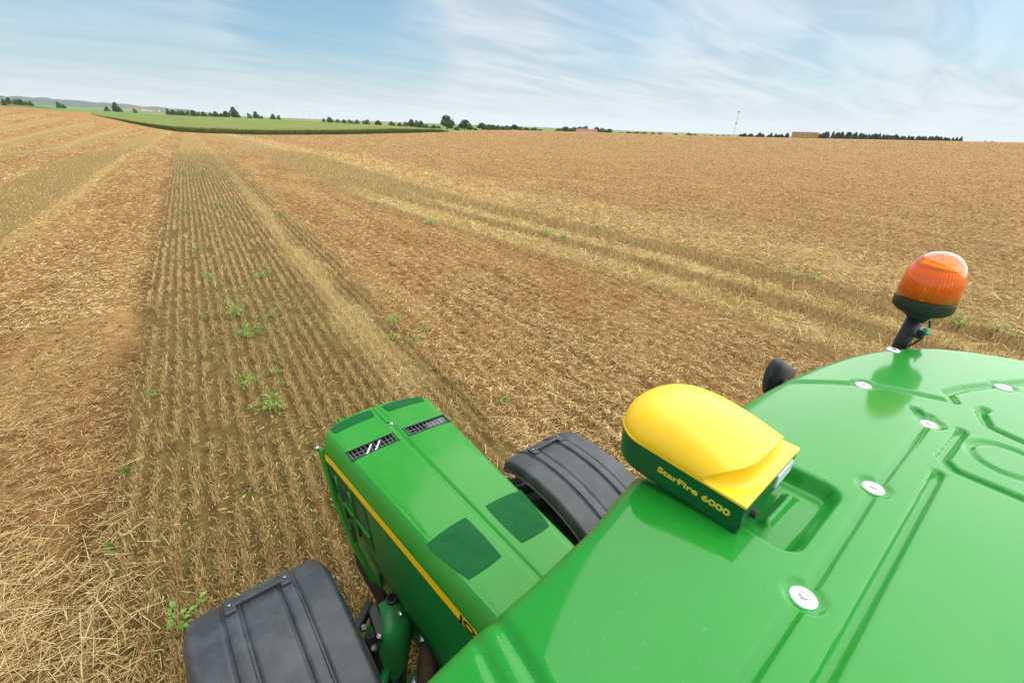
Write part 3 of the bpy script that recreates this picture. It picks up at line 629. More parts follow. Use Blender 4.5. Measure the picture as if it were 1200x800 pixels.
for i, (px, yb, dd, L_) in enumerate([(168, 131, 2500, 15), (172, 131.3, 2600, 13), (176, 131.5, 2450, 14), (185.5, 130.8, 2550, 11), (181, 131.6, 2700, 13)]):
    x, y, z = on_land(px, dd, yb); house('village_house', x, y, z, R(20+37*i), L_, 9, 6, 4, 'tiny white house of the distant village left of the hedge line', 'house', 'white houses of the distant village', mat('white_render', (0.55, 0.54, 0.52), 0.8) if i == 0 else bpy.data.materials['white_render'])
M_BALE = noisy(mat('straw_bale', (0.42, 0.28, 0.12), 0.9), (0.56, 0.40, 0.19), 3.0, bump=0.6, bscale=14)
def bales():
    x0, y0, z0 = on_land(942.5, 300, 161); D = 300
    a = azim(942.5)[0]; tx, ty = math.cos(a), -math.sin(a); fx, fy = math.sin(a), math.cos(a)
    tot = 29.5*D*590/(590**2+(942-609)**2)*1.06; n = 6; L_ = tot/n
    top = height_to(942.5, D, 154.9); hh = (top-z0+.1)/3
    b = MB().box((0, 0, 0), (L_*.98, 1.2, hh*.975)); bo = bevel(b.build('straw_bale', M_BALE), .06); me = bo.data; first = True
    for k in range(3):
        for r_ in range(2):
            for i in range(n):
                o = bo if first else bo.copy(); 
                if not first: C.objects.link(o)
                first = False
                s_ = (i-(n-1)/2)*L_
                o.location = (x0+tx*s_+fx*1.22*r_, y0+ty*s_+fy*1.22*r_, z0+hh*(k+.5)-.05); o.rotation_euler = (0, 0, -a+rng.normal(0, .012))
                tag(o, ['big square bale in the bottom layer of the long straw stack', 'big square bale in the middle layer of the long straw stack', 'big square bale in the top layer of the long straw stack'][k], 'straw bale', 'bales of the straw stack')
bales()
M_MAST = mat('galvanised_mast', (0.45, 0.46, 0.48), 0.5, Metallic=0.3)
def mast():
    D = 620; x, y, z = on_land(860, D, 158); h = height_to(866.5, D, 131)-z
    e = empty('lattice_mast', (x, y, z)); tag(e, 'slender lattice radio mast rising above the skyline left of the straw stack', 'mast')
    g = MB(); w = .55
    for q in range(3):
        a = q*2.094; g.tube([(w*math.cos(a), w*math.sin(a), 0), (.3*math.cos(a), .3*math.sin(a), h)], .07, 5)
    N_ = 22
    for i in range(N_):
        for q in range(3):
            a, b = q*2.094, (q+1)*2.094; z0, z1 = h*i/N_, h*(i+1)/N_
            g.tube([(w*.9*math.cos(a), w*.9*math.sin(a), z0), (w*.8*math.cos(b), w*.8*math.sin(b), z1)], .035, 4)
    g.build('lattice', M_MAST, e)
    for f in (.56, .985):
        MB().lathe([(1.1, 0), (1.25, .15), (1.25, 1.3), (1.0, 1.5)], (0, 0, h*f-.6), n=10).build('antenna_drum', M_MAST, e)
mast()
M_TURB = mat('turbine_white', (0.72, 0.73, 0.75), 0.5)
def turbine(px, yh, rot, D=4600):
    x, y, z = on_land(px, D, yh); zh = height_to(px, D, yh)
    e = empty('wind_turbine', (x, y, z), -azim(px)[0]); tag(e, 'faint pale wind turbine on the hazy horizon behind the maize', 'wind turbine', 'wind turbines on the horizon')
    H_ = zh-z
    MB().tube([(0, 0, 0), (0, 0, H_)], [2.6, 1.5], 8).build('tower', M_TURB, e)
    MB().box((0, 0, H_+1), (3, 9, 3.4)).build('nacelle', M_TURB, e)
    for k in range(3):
        a = rot+k*2.0944; dx, dz = math.sin(a), math.cos(a)
        MB().tube([(0, -5.5, H_+1), (dx*8, -5.5, H_+1+dz*8), (dx*42, -5.5, H_+1+dz*42)], [1.2, 1.8, .4], 6).build('blade', M_TURB, e)
for i, (px, yh_) in enumerate([(254, 121), (279, 124), (308.5, 126), (319.5, 125), (354, 127), (362.5, 131.5), (372, 131), (405.5, 132.5), (390, 135)]): turbine(px, yh_, .4+1.3*i)

# ------------------------------------------------------------------ tractor
GREEN = dict(rough=0.5, Specular_IOR_Level=0.08, Coat_Weight=1.0, Coat_Roughness=0.04, Coat_IOR=1.5)
def green(name, col=(0.010, 0.235, 0.022), **k):
    q = dict(GREEN); q.update(k); r_ = q.pop('rough'); return mat(name, col, r_, **q)
M_ROOF = noisy(green('roof_green_plastic', (0.008, 0.225, 0.018), Coat_Weight=0.62, Coat_Roughness=0.05), (0.016, 0.255, 0.026), 2.2, 0.3, 0.75, bump=0.015, bscale=5)
M_HOOD = noisy(green('hood_green_paint', (0.014, 0.225, 0.014), Coat_Weight=0.55, Coat_Roughness=0.10), (0.022, 0.25, 0.022), 3.0, 0.3, 0.75)
M_GREEN2 = noisy(green('casting_green', (0.022, 0.27, 0.065), rough=0.45, Coat_Weight=0.4, Coat_Roughness=0.25), (0.03, 0.13, 0.035), 6, 0.45, 0.75, bump=0.15, bscale=40)
M_RECV_G = green('receiver_green', (0.007, 0.115, 0.032), rough=0.45, Coat_Weight=0.3, Coat_Roughness=0.2)
M_PATCH = noisy(mat('matt_green_film', (0.004, 0.085, 0.022), 0.7, Specular_IOR_Level=0.12), (0.006, 0.105, 0.024), 25, 0.35, 0.7, bump=0.08, bscale=180)
M_YEL = noisy(mat('yellow_plastic', (0.93, 0.585, 0.003), 0.42, Coat_Weight=0.25, Coat_Roughness=0.2), (0.94, 0.60, 0.004), 5)
M_STRIPE = mat('yellow_decal', (0.93, 0.60, 0.004), 0.45, Specular_IOR_Level=0.3)
M_FLANK = noisy(green('flank_green_paint', (0.010, 0.20, 0.030), Coat_Weight=0.25, Coat_Roughness=0.25, rough=0.5), (0.014, 0.18, 0.035), 4, 0.4, 0.75)
M_LETTERY = mat('yellow_print', (0.72, 0.60, 0.06), 0.5)
M_BLACKP = noisy(mat('black_plastic', (0.016, 0.017, 0.019), 0.45), (0.03, 0.03, 0.032), 20, 0.4, 0.75)
M_FEND = noisy(mat('fender_plastic', (0.030, 0.036, 0.042), 0.45), (0.078, 0.088, 0.096), 7, 0.45, 0.78, bump=0.12, bscale=160, rough2=0.58)
M_RUB = noisy(mat('tyre_rubber', (0.018, 0.018, 0.018), 0.8), (0.06, 0.05, 0.035), 6, 0.5, 0.75)
M_STEEL = mat('bright_steel', (0.62, 0.62, 0.60), 0.28, Metallic=1.0)
M_WHITE = mat('white_cap', (0.80, 0.80, 0.80), 0.35)
M_GREYD = mat('grey_cap_centre', (0.35, 0.37, 0.38), 0.3, Metallic=0.8)
M_DARK = mat('dark_cavity', (0.006, 0.007, 0.007), 0.8)
M_GLASS = mat('cab_glass', (0.02, 0.03, 0.03), 0.03)
M_MESH = noisy(mat('dusty_screen', (0.018, 0.10, 0.028), 0.6), (0.04, 0.12, 0.035), 9, 0.4, 0.7, bump=0.4, bscale=300)
M_GREYM = noisy(mat('grey_mesh', (0.20, 0.21, 0.22), 0.6), (0.13, 0.135, 0.14), 40)
def weathered(m, lo, hi, scale, dust):
    """uneven coat gloss (wiped and rained-on patches) and a sprinkle of dust specks"""
    t = m.node_tree; b = t.nodes['Principled BSDF']; N = t.nodes.new; L = t.links.new
    tcn = N('ShaderNodeTexCoord'); nz = N('ShaderNodeTexNoise'); nz.inputs['Scale'].default_value = scale; nz.inputs['Detail'].default_value = 7; nz.inputs['Roughness'].default_value = .62; nz.inputs['Distortion'].default_value = 1.2
    L(tcn.outputs['Object'], nz.inputs['Vector'])
    mr = N('ShaderNodeMapRange'); mr.inputs['From Min'].default_value = .35; mr.inputs['From Max'].default_value = .7; mr.inputs['To Min'].default_value = lo; mr.inputs['To Max'].default_value = hi
    L(nz.outputs['Fac'], mr.inputs['Value']); L(mr.outputs[0], b.inputs['Coat Roughness'])
    sp = N('ShaderNodeTexNoise'); sp.inputs['Scale'].default_value = 170; sp.inputs['Detail'].default_value = 2; L(tcn.outputs['Object'], sp.inputs['Vector'])
    r = N('ShaderNodeMapRange'); r.inputs['From Min'].default_value = .66; r.inputs['From Max'].default_value = .74; r.inputs['To Max'].default_value = dust; L(sp.outputs['Fac'], r.inputs['Value'])
    r2 = N('ShaderNodeMapRange'); r2.inputs['From Min'].default_value = .42; r2.inputs['From Max'].default_value = .75; r2.inputs['To Max'].default_value = dust*.35; L(nz.outputs['Fac'], r2.inputs['Value'])
    mx = N('ShaderNodeMath'); mx.operation = 'MAXIMUM'; L(r.outputs[0], mx.inputs[0]); L(r2.outputs[0], mx.inputs[1])
    mix_ = N('ShaderNodeMixRGB'); src = b.inputs['Base Color'].links[0].from_socket; L(mx.outputs[0], mix_.inputs[0]); L(src, mix_.inputs[1]); mix_.inputs[2].default_value = (.36, .33, .22, 1); L(mix_.outputs[0], b.inputs['Base Color'])
weathered(M_ROOF, .05, .15, 2.6, .10); weathered(M_HOOD, .08, .20, 3.5, .15); weathered(M_YEL, .15, .3, 6, .12); weathered(M_PATCH, .3, .5, 5, .05)
T = empty('tractor', (0, 0, 0)); tag(T, 'green farm tractor with yellow receiver, black mudguards and glossy roof in the foreground', 'tractor')
U = 0.6                                                   # roof layout unit
def rx(X): return (X-1.33)*U
# --- roof
RA_, RB_, RN_, RY0 = 2.2*U, 1.58*U, 3.2, -0.9*U
def seg_d(x, y, a, b):
    ax, ay = a; bx, by = b; L2 = (bx-ax)**2+(by-ay)**2
    t = np.clip(((x-ax)*(bx-ax)+(y-ay)*(by-ay))/L2, 0, 1); return np.hypot(x-ax-t*(bx-ax), y-ay-t*(by-ay))
BOLTS = [(2.241, .091), (1.624, .115), (1.033, .101), (2.401, .357), (2.989, .384), (2.897, -.049)]
BOLTS += [(0.42, .08), (0.20, .36)]
def roof_z(x, y, lip=True):
    X = x/U+1.33; Y = y/U
    z = np.full(np.shape(x), 2.85) - 0.22*(np.clip(-x-0.2, 0, None)/0.9)**1.5 - 0.045*(np.clip(y-0.12, 0, None)/0.28)**2 - 0.06*(np.clip(-y-0.6, 0, None)/0.9)**2
    def ditch(pts, w, dep, soft=0.010):
        w, dep, soft = w+.002, dep*1.15, soft*.82
        d = np.min([seg_d(X, Y, pts[i], pts[i+1]) for i in range(len(pts)-1)], axis=0)*U
        return dep*(1-sstep(w/2, w/2+soft, d))
    g = ditch([(0.05, .10), (1.03, .10), (1.62, .11), (2.30, .10)], .003, .0065, .0125)
    g = np.maximum(g, ditch([(2.24, .09), (2.31, .15)], .014, .009))
    g = np.maximum(g, ditch([(0.80, .0), (1.88, .0)], .003, .009, .014))
    g = np.maximum(g, ditch([(2.12, .76), (2.258, .567), (2.391, .364), (2.53, .066)], .004, .007, .014))
    g = np.maximum(g, ditch([(2.53, .066), (2.60, .10), (2.73, .056), (2.90, -.03), (3.3, -.25)], .006, .007, .014))
    g = np.maximum(g, ditch([(.47, .60), (.44, .43), (.40, .2), (.30, -.3)], .003, .007, .014))
    g = np.maximum(g, ditch([(.40, .58), (.37, .44), (.33, .2), (.22, -.3)], .002, .005, .012))
    g = np.maximum(g, ditch([(2.27, .0), (2.0, .012), (1.945, -.03), (1.945, -1.2)], .004, .009, .014))
    g = np.maximum(g, ditch([(2.56, -.03), (2.52, -.02), (2.40, -.06), (2.37, -.16), (2.37, -1.2)], .004, .009, .014))
    g = np.maximum(g, 0)
    rr = np.hypot(X-2.17, Y+.14)*U
    g = np.maximum(g, .006*(1-sstep(.002, .012, np.abs(rr-.062))))
    for bx, by in BOLTS:
        d = np.hypot(X-bx, (Y-by)*1.0)*U; g = np.maximum(g, .0055*(1-sstep(.022, .033, d)))
    # seat for the receiver, open to the front
    dx = np.abs(X-1.325)-.19; dy = .165-Y
    d = np.maximum(dx, dy)*U; d = np.where((dx > -.05) & (dy > -.05), (np.hypot(np.clip(dx+.05, 0, None), np.clip(dy+.05, 0, None))-.05)*U, d)
    z = z - .031*(1-sstep(-.020, .008, d))*(1-sstep(.40, .50, Y)*0.3)
    z = z + .016*(1-sstep(-.065, -.050, d))*(Y < .45)*(1-sstep(.27, .30, Y))
    z = z-g
    return z
def build_roof():
    th = np.linspace(0, 2*math.pi, 20001)
    ox = RA_*np.sign(np.cos(th))*np.abs(np.cos(th))**(2/RN_); oy = RB_*np.sign(np.sin(th))*np.abs(np.sin(th))**(2/RN_)
    s = np.concatenate([[0], np.cumsum(np.hypot(np.diff(ox), np.diff(oy)))]); n = 1300
    q = np.linspace(0, s[-1], n, endpoint=False); ox = np.interp(q, s, ox); oy = np.interp(q, s, oy)
    k = np.concatenate([np.linspace(0.06, .95, 200), .95+.05*np.sin(np.linspace(0, math.pi/2, 16))[1:]])
    X = ox[None]*k[:, None]; Y = oy[None]*k[:, None]+RY0
    Y = Y-.038*sstep(.08, .32, -X)*(1-.75*sstep(.40, .70, -X))*sstep(.0, .25, Y)
    Z = roof_z(X, Y)
    d = (1-k)*RB_; rl = .036
    Z -= (rl-np.sqrt(np.clip(rl**2-np.clip(rl-d, 0, None)**2, 0, None)))[:, None]*1.3
    P = np.stack([X, Y, Z], -1)
    sk = []
    for f, dz in ((1.004, -.012), (1.005, -.05), (.995, -.062), (.97, -.062), (.90, -.045)):
        q_ = P[-1].copy(); q_[:, 0] *= f; q_[:, 1] = (q_[:, 1]-RY0)*f+RY0; q_[:, 2] += dz; sk.append(q_)
    P = np.concatenate([P, np.stack(sk)], 0)
    n_, m_ = P.shape[:2]; I = np.arange(n_*m_).reshape(n_, m_); I = np.concatenate([I, I[:, :1]], 1)
    F = np.stack([I[:-1, :-1], I[1:, :-1], I[1:, 1:], I[:-1, 1:]], -1).reshape(-1, 4)
    V = P.reshape(-1, 3)
    # centre patch of the fan
    me_f = [tuple(F_) for F_ in F]; c0 = len(V); V = np.concatenate([V, [[0, RY0, float(roof_z(np.array([0.]), np.array([RY0]))[0])]]])
    fs = F.tolist()+[[c0, int(I[0, i]), int(I[0, i+1])] for i in range(m_)]
    o = mesh('cab_roof', V, fs, M_ROOF, T, True)
    return o
ROOF = build_roof()
for bx, by in BOLTS:
    x, y = rx(bx), by*U; z = float(roof_z(np.array([x]), np.array([y]))[0])
    b = MB().lathe([(.0185, -.002), (.0185, .003), (.016, .0055), (.0085, .0062), (.0078, .0048), (.001, .0048)], (x, y, z), n=28).build('bolt', M_WHITE, ROOF)
    MB().lathe([(.0066, .0049), (.0064, .0075), (.004, .0084), (.0005, .0086)], (x, y, z), n=6).build('bolt_head', M_GREYD, ROOF)
# --- cab below the roof
CAB = MB().box((0, -.48, 1.18), (1.5, 1.35, .36))
for sx in (-1, 1):
    CAB.bar((sx*.66, .26, 1.30), (sx*.70, .20, 2.64), .07, .09); CAB.bar((sx*.74, -.5, 1.30), (sx*.78, -.5, 2.64), .06, .07); CAB.bar((sx*.70, -1.14, 1.30), (sx*.72, -1.2, 2.62), .07, .09)
bevel(CAB.build('cab_frame', M_BLACKP, T), .012)
def pane(name, q):
    V = [Vector(p) for p in q]; nrm = (V[1]-V[0]).cross(V[3]-V[0]).normalized()*.006
    return mesh(name, [tuple(v) for v in V]+[tuple(v+nrm) for v in V], [(0, 1, 2, 3), (7, 6, 5, 4), (0, 4, 5, 1), (1, 5, 6, 2), (2, 6, 7, 3), (3, 7, 4, 0)], M_GLASS, T)
pane('windscreen', [(-.62, .262, 1.36), (.62, .262, 1.36), (.66, .205, 2.64), (-.66, .205, 2.64)])
pane('rear_window', [(-.66, -1.15, 1.36), (.66, -1.15, 1.36), (.68, -1.19, 2.62), (-.68, -1.19, 2.62)])
for sx in (-1, 1):
    pane('side_window', [(sx*.69, .2, 1.36), (sx*.74, -.46, 1.36), (sx*.765, -.46, 2.62), (sx*.705, .18, 2.62)])
    pane('side_window', [(sx*.74, -.54, 1.36), (sx*.71, -1.1, 1.36), (sx*.72, -1.16, 2.62), (sx*.765, -.54, 2.62)])
# --- hood
def hood_c(y): return 2.022-0.026*(y-.5)/1.5 - 0.045*np.clip((y-2.09)/.12, 0, 1)**2.4
def hood_w(y): return .206+.063*(y-.8) - .025*np.clip((y-2.05)/.16, 0, 1)**2
def hood_bulge(y, s): return 2.18-.13*abs(s)**2.6           # nose outline
ST0, ST1 = -.088, -.128                                    # yellow stripe band below the crown
def hood_section(y):
    zc, w1 = float(hood_c(y)), float(hood_w(y)); pts = []
    for x in [0, .004, .009, .014, .022, .03]: pts.append((x, zc-.006*(1-sstep(.004, .016, x))-.004*(x/w1)**2))
    for x in np.arange(.04, w1-.012, .0147): pts.append((x, zc-.010*(x/w1)**2))
    while len(pts) < 24: pts.append(((pts[-1][0]+w1-.006)/2, zc-.011))
    pts = pts[:24]
    pts += [(w1-.004, zc-.012), (w1+.004, zc-.017), (w1+.016, zc-.032), (w1+.028, zc-.052), (w1+.037, zc-.072), (w1+.043, zc+ST0), (w1+.046, zc+ST1)]
    wl = .262+.02*np.clip((y-1.2)/.9, 0, 1)
    for f in (.15, .3, .5, .7, .85, 1.0): pts.append((w1+.046+(wl-w1-.046)*f, zc+ST1+(1.40-zc-ST1)*f))
    pts += [(wl-.02, 1.385), (wl-.03, 1.44)]
    return pts
def build_hood():
    ys = sorted(set(np.round(np.concatenate([np.arange(.18, 2.0, .03), [1.775, 1.8, 1.825, 1.85, 1.727], np.linspace(2.0, 2.21, 14)]), 4)))
    ys = [y for y in ys if not (1.776 < y < 1.849 and round(y, 3) not in (1.8, 1.825))]
    secs = [hood_section(y) for y in ys]; m = len(secs[0]); P = np.zeros((len(ys), 2*m-1, 3)); vis = np.zeros((len(ys), 2*m-1))
    vx = [0, .032, .305]
    for i, (y, sec) in enumerate(zip(ys, secs)):
        for j, (x, z) in enumerate(sec):
            yy = y
            if y > 1.95:                                    # bow the nose: the corners sit farther back than the middle
                f = (y-1.95)/.26; yy = y-f*.115*min(1, x/.33)**2.6
                if j > 30: yy -= f*.05*min(1, (j-30)/7)
            P[i, m-1+j] = (x, yy, z); P[i, m-1-j] = (-x, yy, z)
    ya = np.array(ys); x_mid = 0.5*(P[:, :-1, 0]+P[:, 1:, 0]); x_mid = 0.5*(x_mid[:-1]+x_mid[1:]); zmid = 0.25*(P[:-1, :-1, 2]+P[1:, :-1, 2]+P[:-1, 1:, 2]+P[1:, 1:, 2])
    ymid = (0.5*(ya[:-1]+ya[1:]))[:, None]+0*x_mid
    zc = np.array([float(hood_c(y)) for y in ya]); zcm = (.5*(zc[:-1]+zc[1:]))[:, None]
    skip = (ymid > 1.775) & (ymid < 1.85) & (np.abs(x_mid) > .036) & (np.abs(x_mid) < .262) & (zmid > zcm-.03)
    # wheel arch cut in the lower flank
    skip |= ((ymid-1.84)/.14)**2+((zmid-1.30)/.20)**2 < 1
    H_ = gridmesh('hood', P, M_HOOD, T, True, skip=skip, flip=True); H_.data.materials.append(M_FLANK)
    jj = np.broadcast_to(np.abs(np.arange(2*m-2)-(m-1)+.5), skip.shape)[~skip]
    H_.data.polygons.foreach_set('material_index', (jj > 30).astype(np.int32))
    # nose: last section down to the grille
    return H_, P, ys
HOOD, HP, HY = build_hood()
def on_hood(x, y, up=0.0):
    zc, w1 = float(hood_c(y)), float(hood_w(y)); return zc-.010*(min(abs(x), w1)/w1)**2+up
def nose_y(x, y):
    if y <= 1.95: return y
    f = (y-1.95)/.26; return y-f*.115*min(1, abs(x)/.33)**2.6
# closing nose panel with grille
nose = HP[-1]; top = [tuple(p) for p in nose]
g = MB(); m_ = len(top)
bot = [(p[0]*.97, p[1]+.02*(1-abs(p[0])/.35), min(p[2]-.05, 1.93)) for p in top]
V = top+bot; F = [(i, i+1, m_+i+1, m_+i) for i in range(m_-1)]
nz = mesh('nose_rim', V, F, M_HOOD, HOOD, True)
g = MB().box((0, 2.02, 1.62), (.50, .06, .56)); g.build('grille', M_DARK, HOOD)
g = MB()
for k in range(9): g.box((0, 2.055, 1.38+k*.06), (.48, .02, .022))
g.build('grille_bars', M_BLACKP, HOOD)
for sx in (-1, 1):
    bevel(MB().box((sx*.17, 2.06, 1.84), (.16, .03, .10)).build('headlight', mat('headlight_glass', (.75, .77, .78), .08) if sx < 0 else bpy.data.materials['headlight_glass'], HOOD), .012)
# vents with bars over dark wells
def vent(x0, x1, grey_part):
    y0, y1 = 1.775, 1.85; s = 1 if x1 > 0 else -1
    zt = lambda x, y: on_hood(x, y)
    P = [(x0, y0), (x1, y0), (x1, y1), (x0, y1)]
    V = []; 
    lo = .035
    g = MB()
    V = [(x, y, zt(x, y)-.001) for x, y in P]+[(x, y, zt(x, y)-lo) for x, y in P]
    w = mesh('vent', V, [(0, 1, 5, 4), (1, 2, 6, 5), (2, 3, 7, 6), (3, 0, 4, 7), (4, 5, 6, 7)], M_DARK, HOOD)
    f = MB(); e = .008
    for a, b in (((x0-.006, y0), (x1+.006, y0)), ((x0-.006, y1), (x1+.006, y1)), ((x0, y0), (x0, y1)), ((x1, y0), (x1, y1))):
        f.bar((*a, zt(*a)+.001), (*b, zt(*b)+.001), .005, .005)
    f.build('vent_frame', M_BLACKP, HOOD)
    b = MB(); n = 11
    for i in range(1, n):
        x = x0+(x1-x0)*i/n; b.bar((x, y0, zt(x, y0)-.006), (x, y1, zt(x, y1)-.006), .0022, .004)
    for yy in (y0+.025, y0+.05): b.bar((x0, yy, zt(x0, yy)-.009), (x1, yy, zt(x1, yy)-.009), .002, .003)
    b.build('vent_bars', M_GREYM, HOOD)
    if grey_part:
        MB().box(((x0+x1)/2+.07, (y0+y1)/2, zt(.2, 1.8)-.014), (.13, .066, .004)).build('vent_mesh', M_GREYM, HOOD)
    else:
        for q in (-.02, .025):
            c = (x0+x1)/2+q
            MB().tube([(c-.03, y0+.006, zt(c, y0)-.010), (c+.02, y1-.006, zt(c, y1)-.010)], .007, 8).build('bright_pipe', M_STEEL, HOOD)
vent(-.270, -.030, False); vent(.030, .270, True)
def film(name, poly, up=.0022):
    """matt film lying on the curved hood top"""
    n, m = 14, 12; (a, b, c, d) = poly; P = np.zeros((n, m, 3))
    for i in range(n):
        for j in range(m):
            s, t = 2*i/(n-1)-1, 2*j/(m-1)-1; s, t = s*math.sqrt(1-.09*t*t), t*math.sqrt(1-.09*s*s); s, t = .5+s/2, .5+t/2
            x = (a[0]*(1-s)+b[0]*s)*(1-t)+(d[0]*(1-s)+c[0]*s)*t; y = (a[1]*(1-s)+b[1]*s)*(1-t)+(d[1]*(1-s)+c[1]*s)*t
            P[i, j] = (x, nose_y(x, y), on_hood(x, y, up))
    o = gridmesh(name, P, M_PATCH, HOOD, True)
    return o
for s in (-1, 1):
    q = [(s*.046, 1.152), (s*.240, 1.14), (s*.198, .905), (s*.046, .905)]
    film('anti_glare_film', q if s > 0 else q[::-1])
    q = [(s*.030, 2.125), (s*.268, 2.155), (s*.262, 2.055), (s*.038, 2.045)]
    film('anti_glare_film', q if s > 0 else q[::-1])
MB().lathe([(.011, 0), (.011, .006), (.006, .014), (.001, .015)], (0, 1.93, on_hood(0, 1.93)-.004), n=14).build('hood_knob', M_STEEL, HOOD)
MB().bar((-.004, 1.95, on_hood(0, 1.95)-.001), (-.004, 2.13, on_hood(0, 2.13)-.001), .022, .012).build('nose_rib', M_HOOD, HOOD)
def stripe(side):
    P = []
    ys = [y for y in HY if .2 <= y <= 2.09]
    for y in ys:
        zc, w1 = float(hood_c(y)), float(hood_w(y)); f = max(0, (y-1.95)/.23)
        yy = y-f*.115*min(1, (w1+.045)/.33)**2.6
        P.append([(side*(w1+.0452), yy, zc+ST0), (side*(w1+.0482), yy, zc+ST1)])
    return gridmesh('side_stripe', P, M_STRIPE, HOOD, True)
stripe(-1); stripe(1)
def text_mesh(name, s, size, m, parent, origin, ex, ey, stretch=1.0, thick=.0006, bold=0.0, gap=1.0, width=None):
    cu = bpy.data.curves.new(name, 'FONT'); cu.body = s; cu.size = size; cu.extrude = thick; cu.offset = bold; cu.space_character = gap
    o = bpy.data.objects.new(name, cu); C.objects.link(o); bpy.context.view_layer.update()
    me = bpy.data.meshes.new_from_object(o.evaluated_get(bpy.context.evaluated_depsgraph_get())); bpy.data.objects.remove(o); bpy.data.curves.remove(cu)
    if width: stretch = width/max(v.co.x for v in me.vertices)
    ex, ey = Vector(ex).normalized(), Vector(ey).normalized(); ez = ex.cross(ey)
    me.transform(Matrix(((ex[0]*stretch, ey[0], ez[0], origin[0]), (ex[1]*stretch, ey[1], ez[1], origin[1]), (ex[2]*stretch, ey[2], ez[2], origin[2]), (0, 0, 0, 1))))
    me.materials.clear(); me.materials.append(m); o = bpy.data.objects.new(name, me); C.objects.link(o); o.parent = parent; return o
yl = .875; w1 = float(hood_w(yl)); zl = float(hood_c(yl))+ST1+.006
for word, y_ in (('JOHN', .875), ('DEERE', .63)):
    w1 = float(hood_w(y_)); zl = float(hood_c(y_))+ST1+.006
    text_mesh('stripe_lettering', word, .042, M_DARK, HOOD, (-(w1+.0495), y_, zl), (.063, -1, 0), (.05, 0, 1), 2.0, .0006, .0010)
# side screens, their ribs and the front guard
for s in (-1, 1):
    P = []
    for y in np.linspace(1.60, 2.06, 10):
        zc, w1 = float(hood_c(y)), float(hood_w(y)); wl = .262+.02*np.clip((y-1.2)/.9, 0, 1); r_ = []
        f = max(0, (y-1.95)/.23)
        for q in np.linspace(.08, .72, 6):
            r_.append((s*(w1+.046+(wl-w1-.046)*q+.003), y-f*.12, zc+ST1+(1.40-zc-ST1)*q))
        P.append(r_)
    P = np.array(P); scr = gridmesh('side_screen', P, M_MESH, HOOD, True)
    r = MB()
    for i in (3, 6): r.tube([tuple(P[i, j]+np.array([s*.004, 0, 0])) for j in range(6)], .010, 6)
    r.tube([tuple(P[i, 3]+np.array([s*.004, 0, 0])) for i in range(10)], .008, 6)
    r.build('screen_rib', M_HOOD, HOOD, True)
    r = MB()
    for i0, i1, j0, j1 in ((4, 5, 1, 2), (4, 5, 3, 4), (7, 8, 1, 2)):
        q = [P[i0, j0], P[i1, j0], P[i1, j1], P[i0, j1]]; r.add([tuple(p+np.array([s*.0025, 0, 0])) for p in q], [(0, 1, 2, 3)])
    r.build('screen_opening', M_DARK, HOOD)
    gd = MB(); gd.bar((s*.335, 2.075, 1.90), (s*.33, 1.97, 1.60), .02, .05); gd.bar((s*.33, 1.975, 1.61), (s*.31, 1.84, 1.40), .02, .05); gd.bar((s*.31, 1.845, 1.41), (s*.27, 1.70, 1.22), .02, .05)
    bevel(gd.build('front_guard', M_HOOD, HOOD), .008)
    if s < 0:
        bevel(MB().box((s*.346, 2.085, 1.90), (.02, .024, .024)).build('marker_lamp', M_STEEL, HOOD), .006)
g = MB().box((-.17, 2.185, 1.93), (.05, .05, .03)); g.box((-.19, 2.20, 1.945), (.012, .012, .03)); g.box((-.15, 2.20, 1.945), (.012, .012, .03))
bevel(g.build('hood_latch', M_HOOD, HOOD), .004)
# inner arch liner, frame, axle
LN = MB()
for s in (-1, 1):
    LN.box((s*.235, 1.85, 1.25), (.02, .30, .22)); LN.box((s*.20, 1.2, 1.2), (.04, 1.4, .24))
bevel(LN.build('engine_frame', M_GREEN2, T), .01)
bevel(MB().box((0, 1.15, 1.40), (.40, 1.6, .5)).box((0, 2.0, 1.0), (.42, .5, .5)).build('engine_block', M_DARK, T), .02)
AX = MB().tube([(-.62, 1.28, .74), (-.3, 1.28, .78), (0, 1.28, .80), (.3, 1.28, .78), (.62, 1.28, .74)], [.09, .11, .14, .11, .09], 14)
AX.build('front_axle', M_GREEN2, T, True)
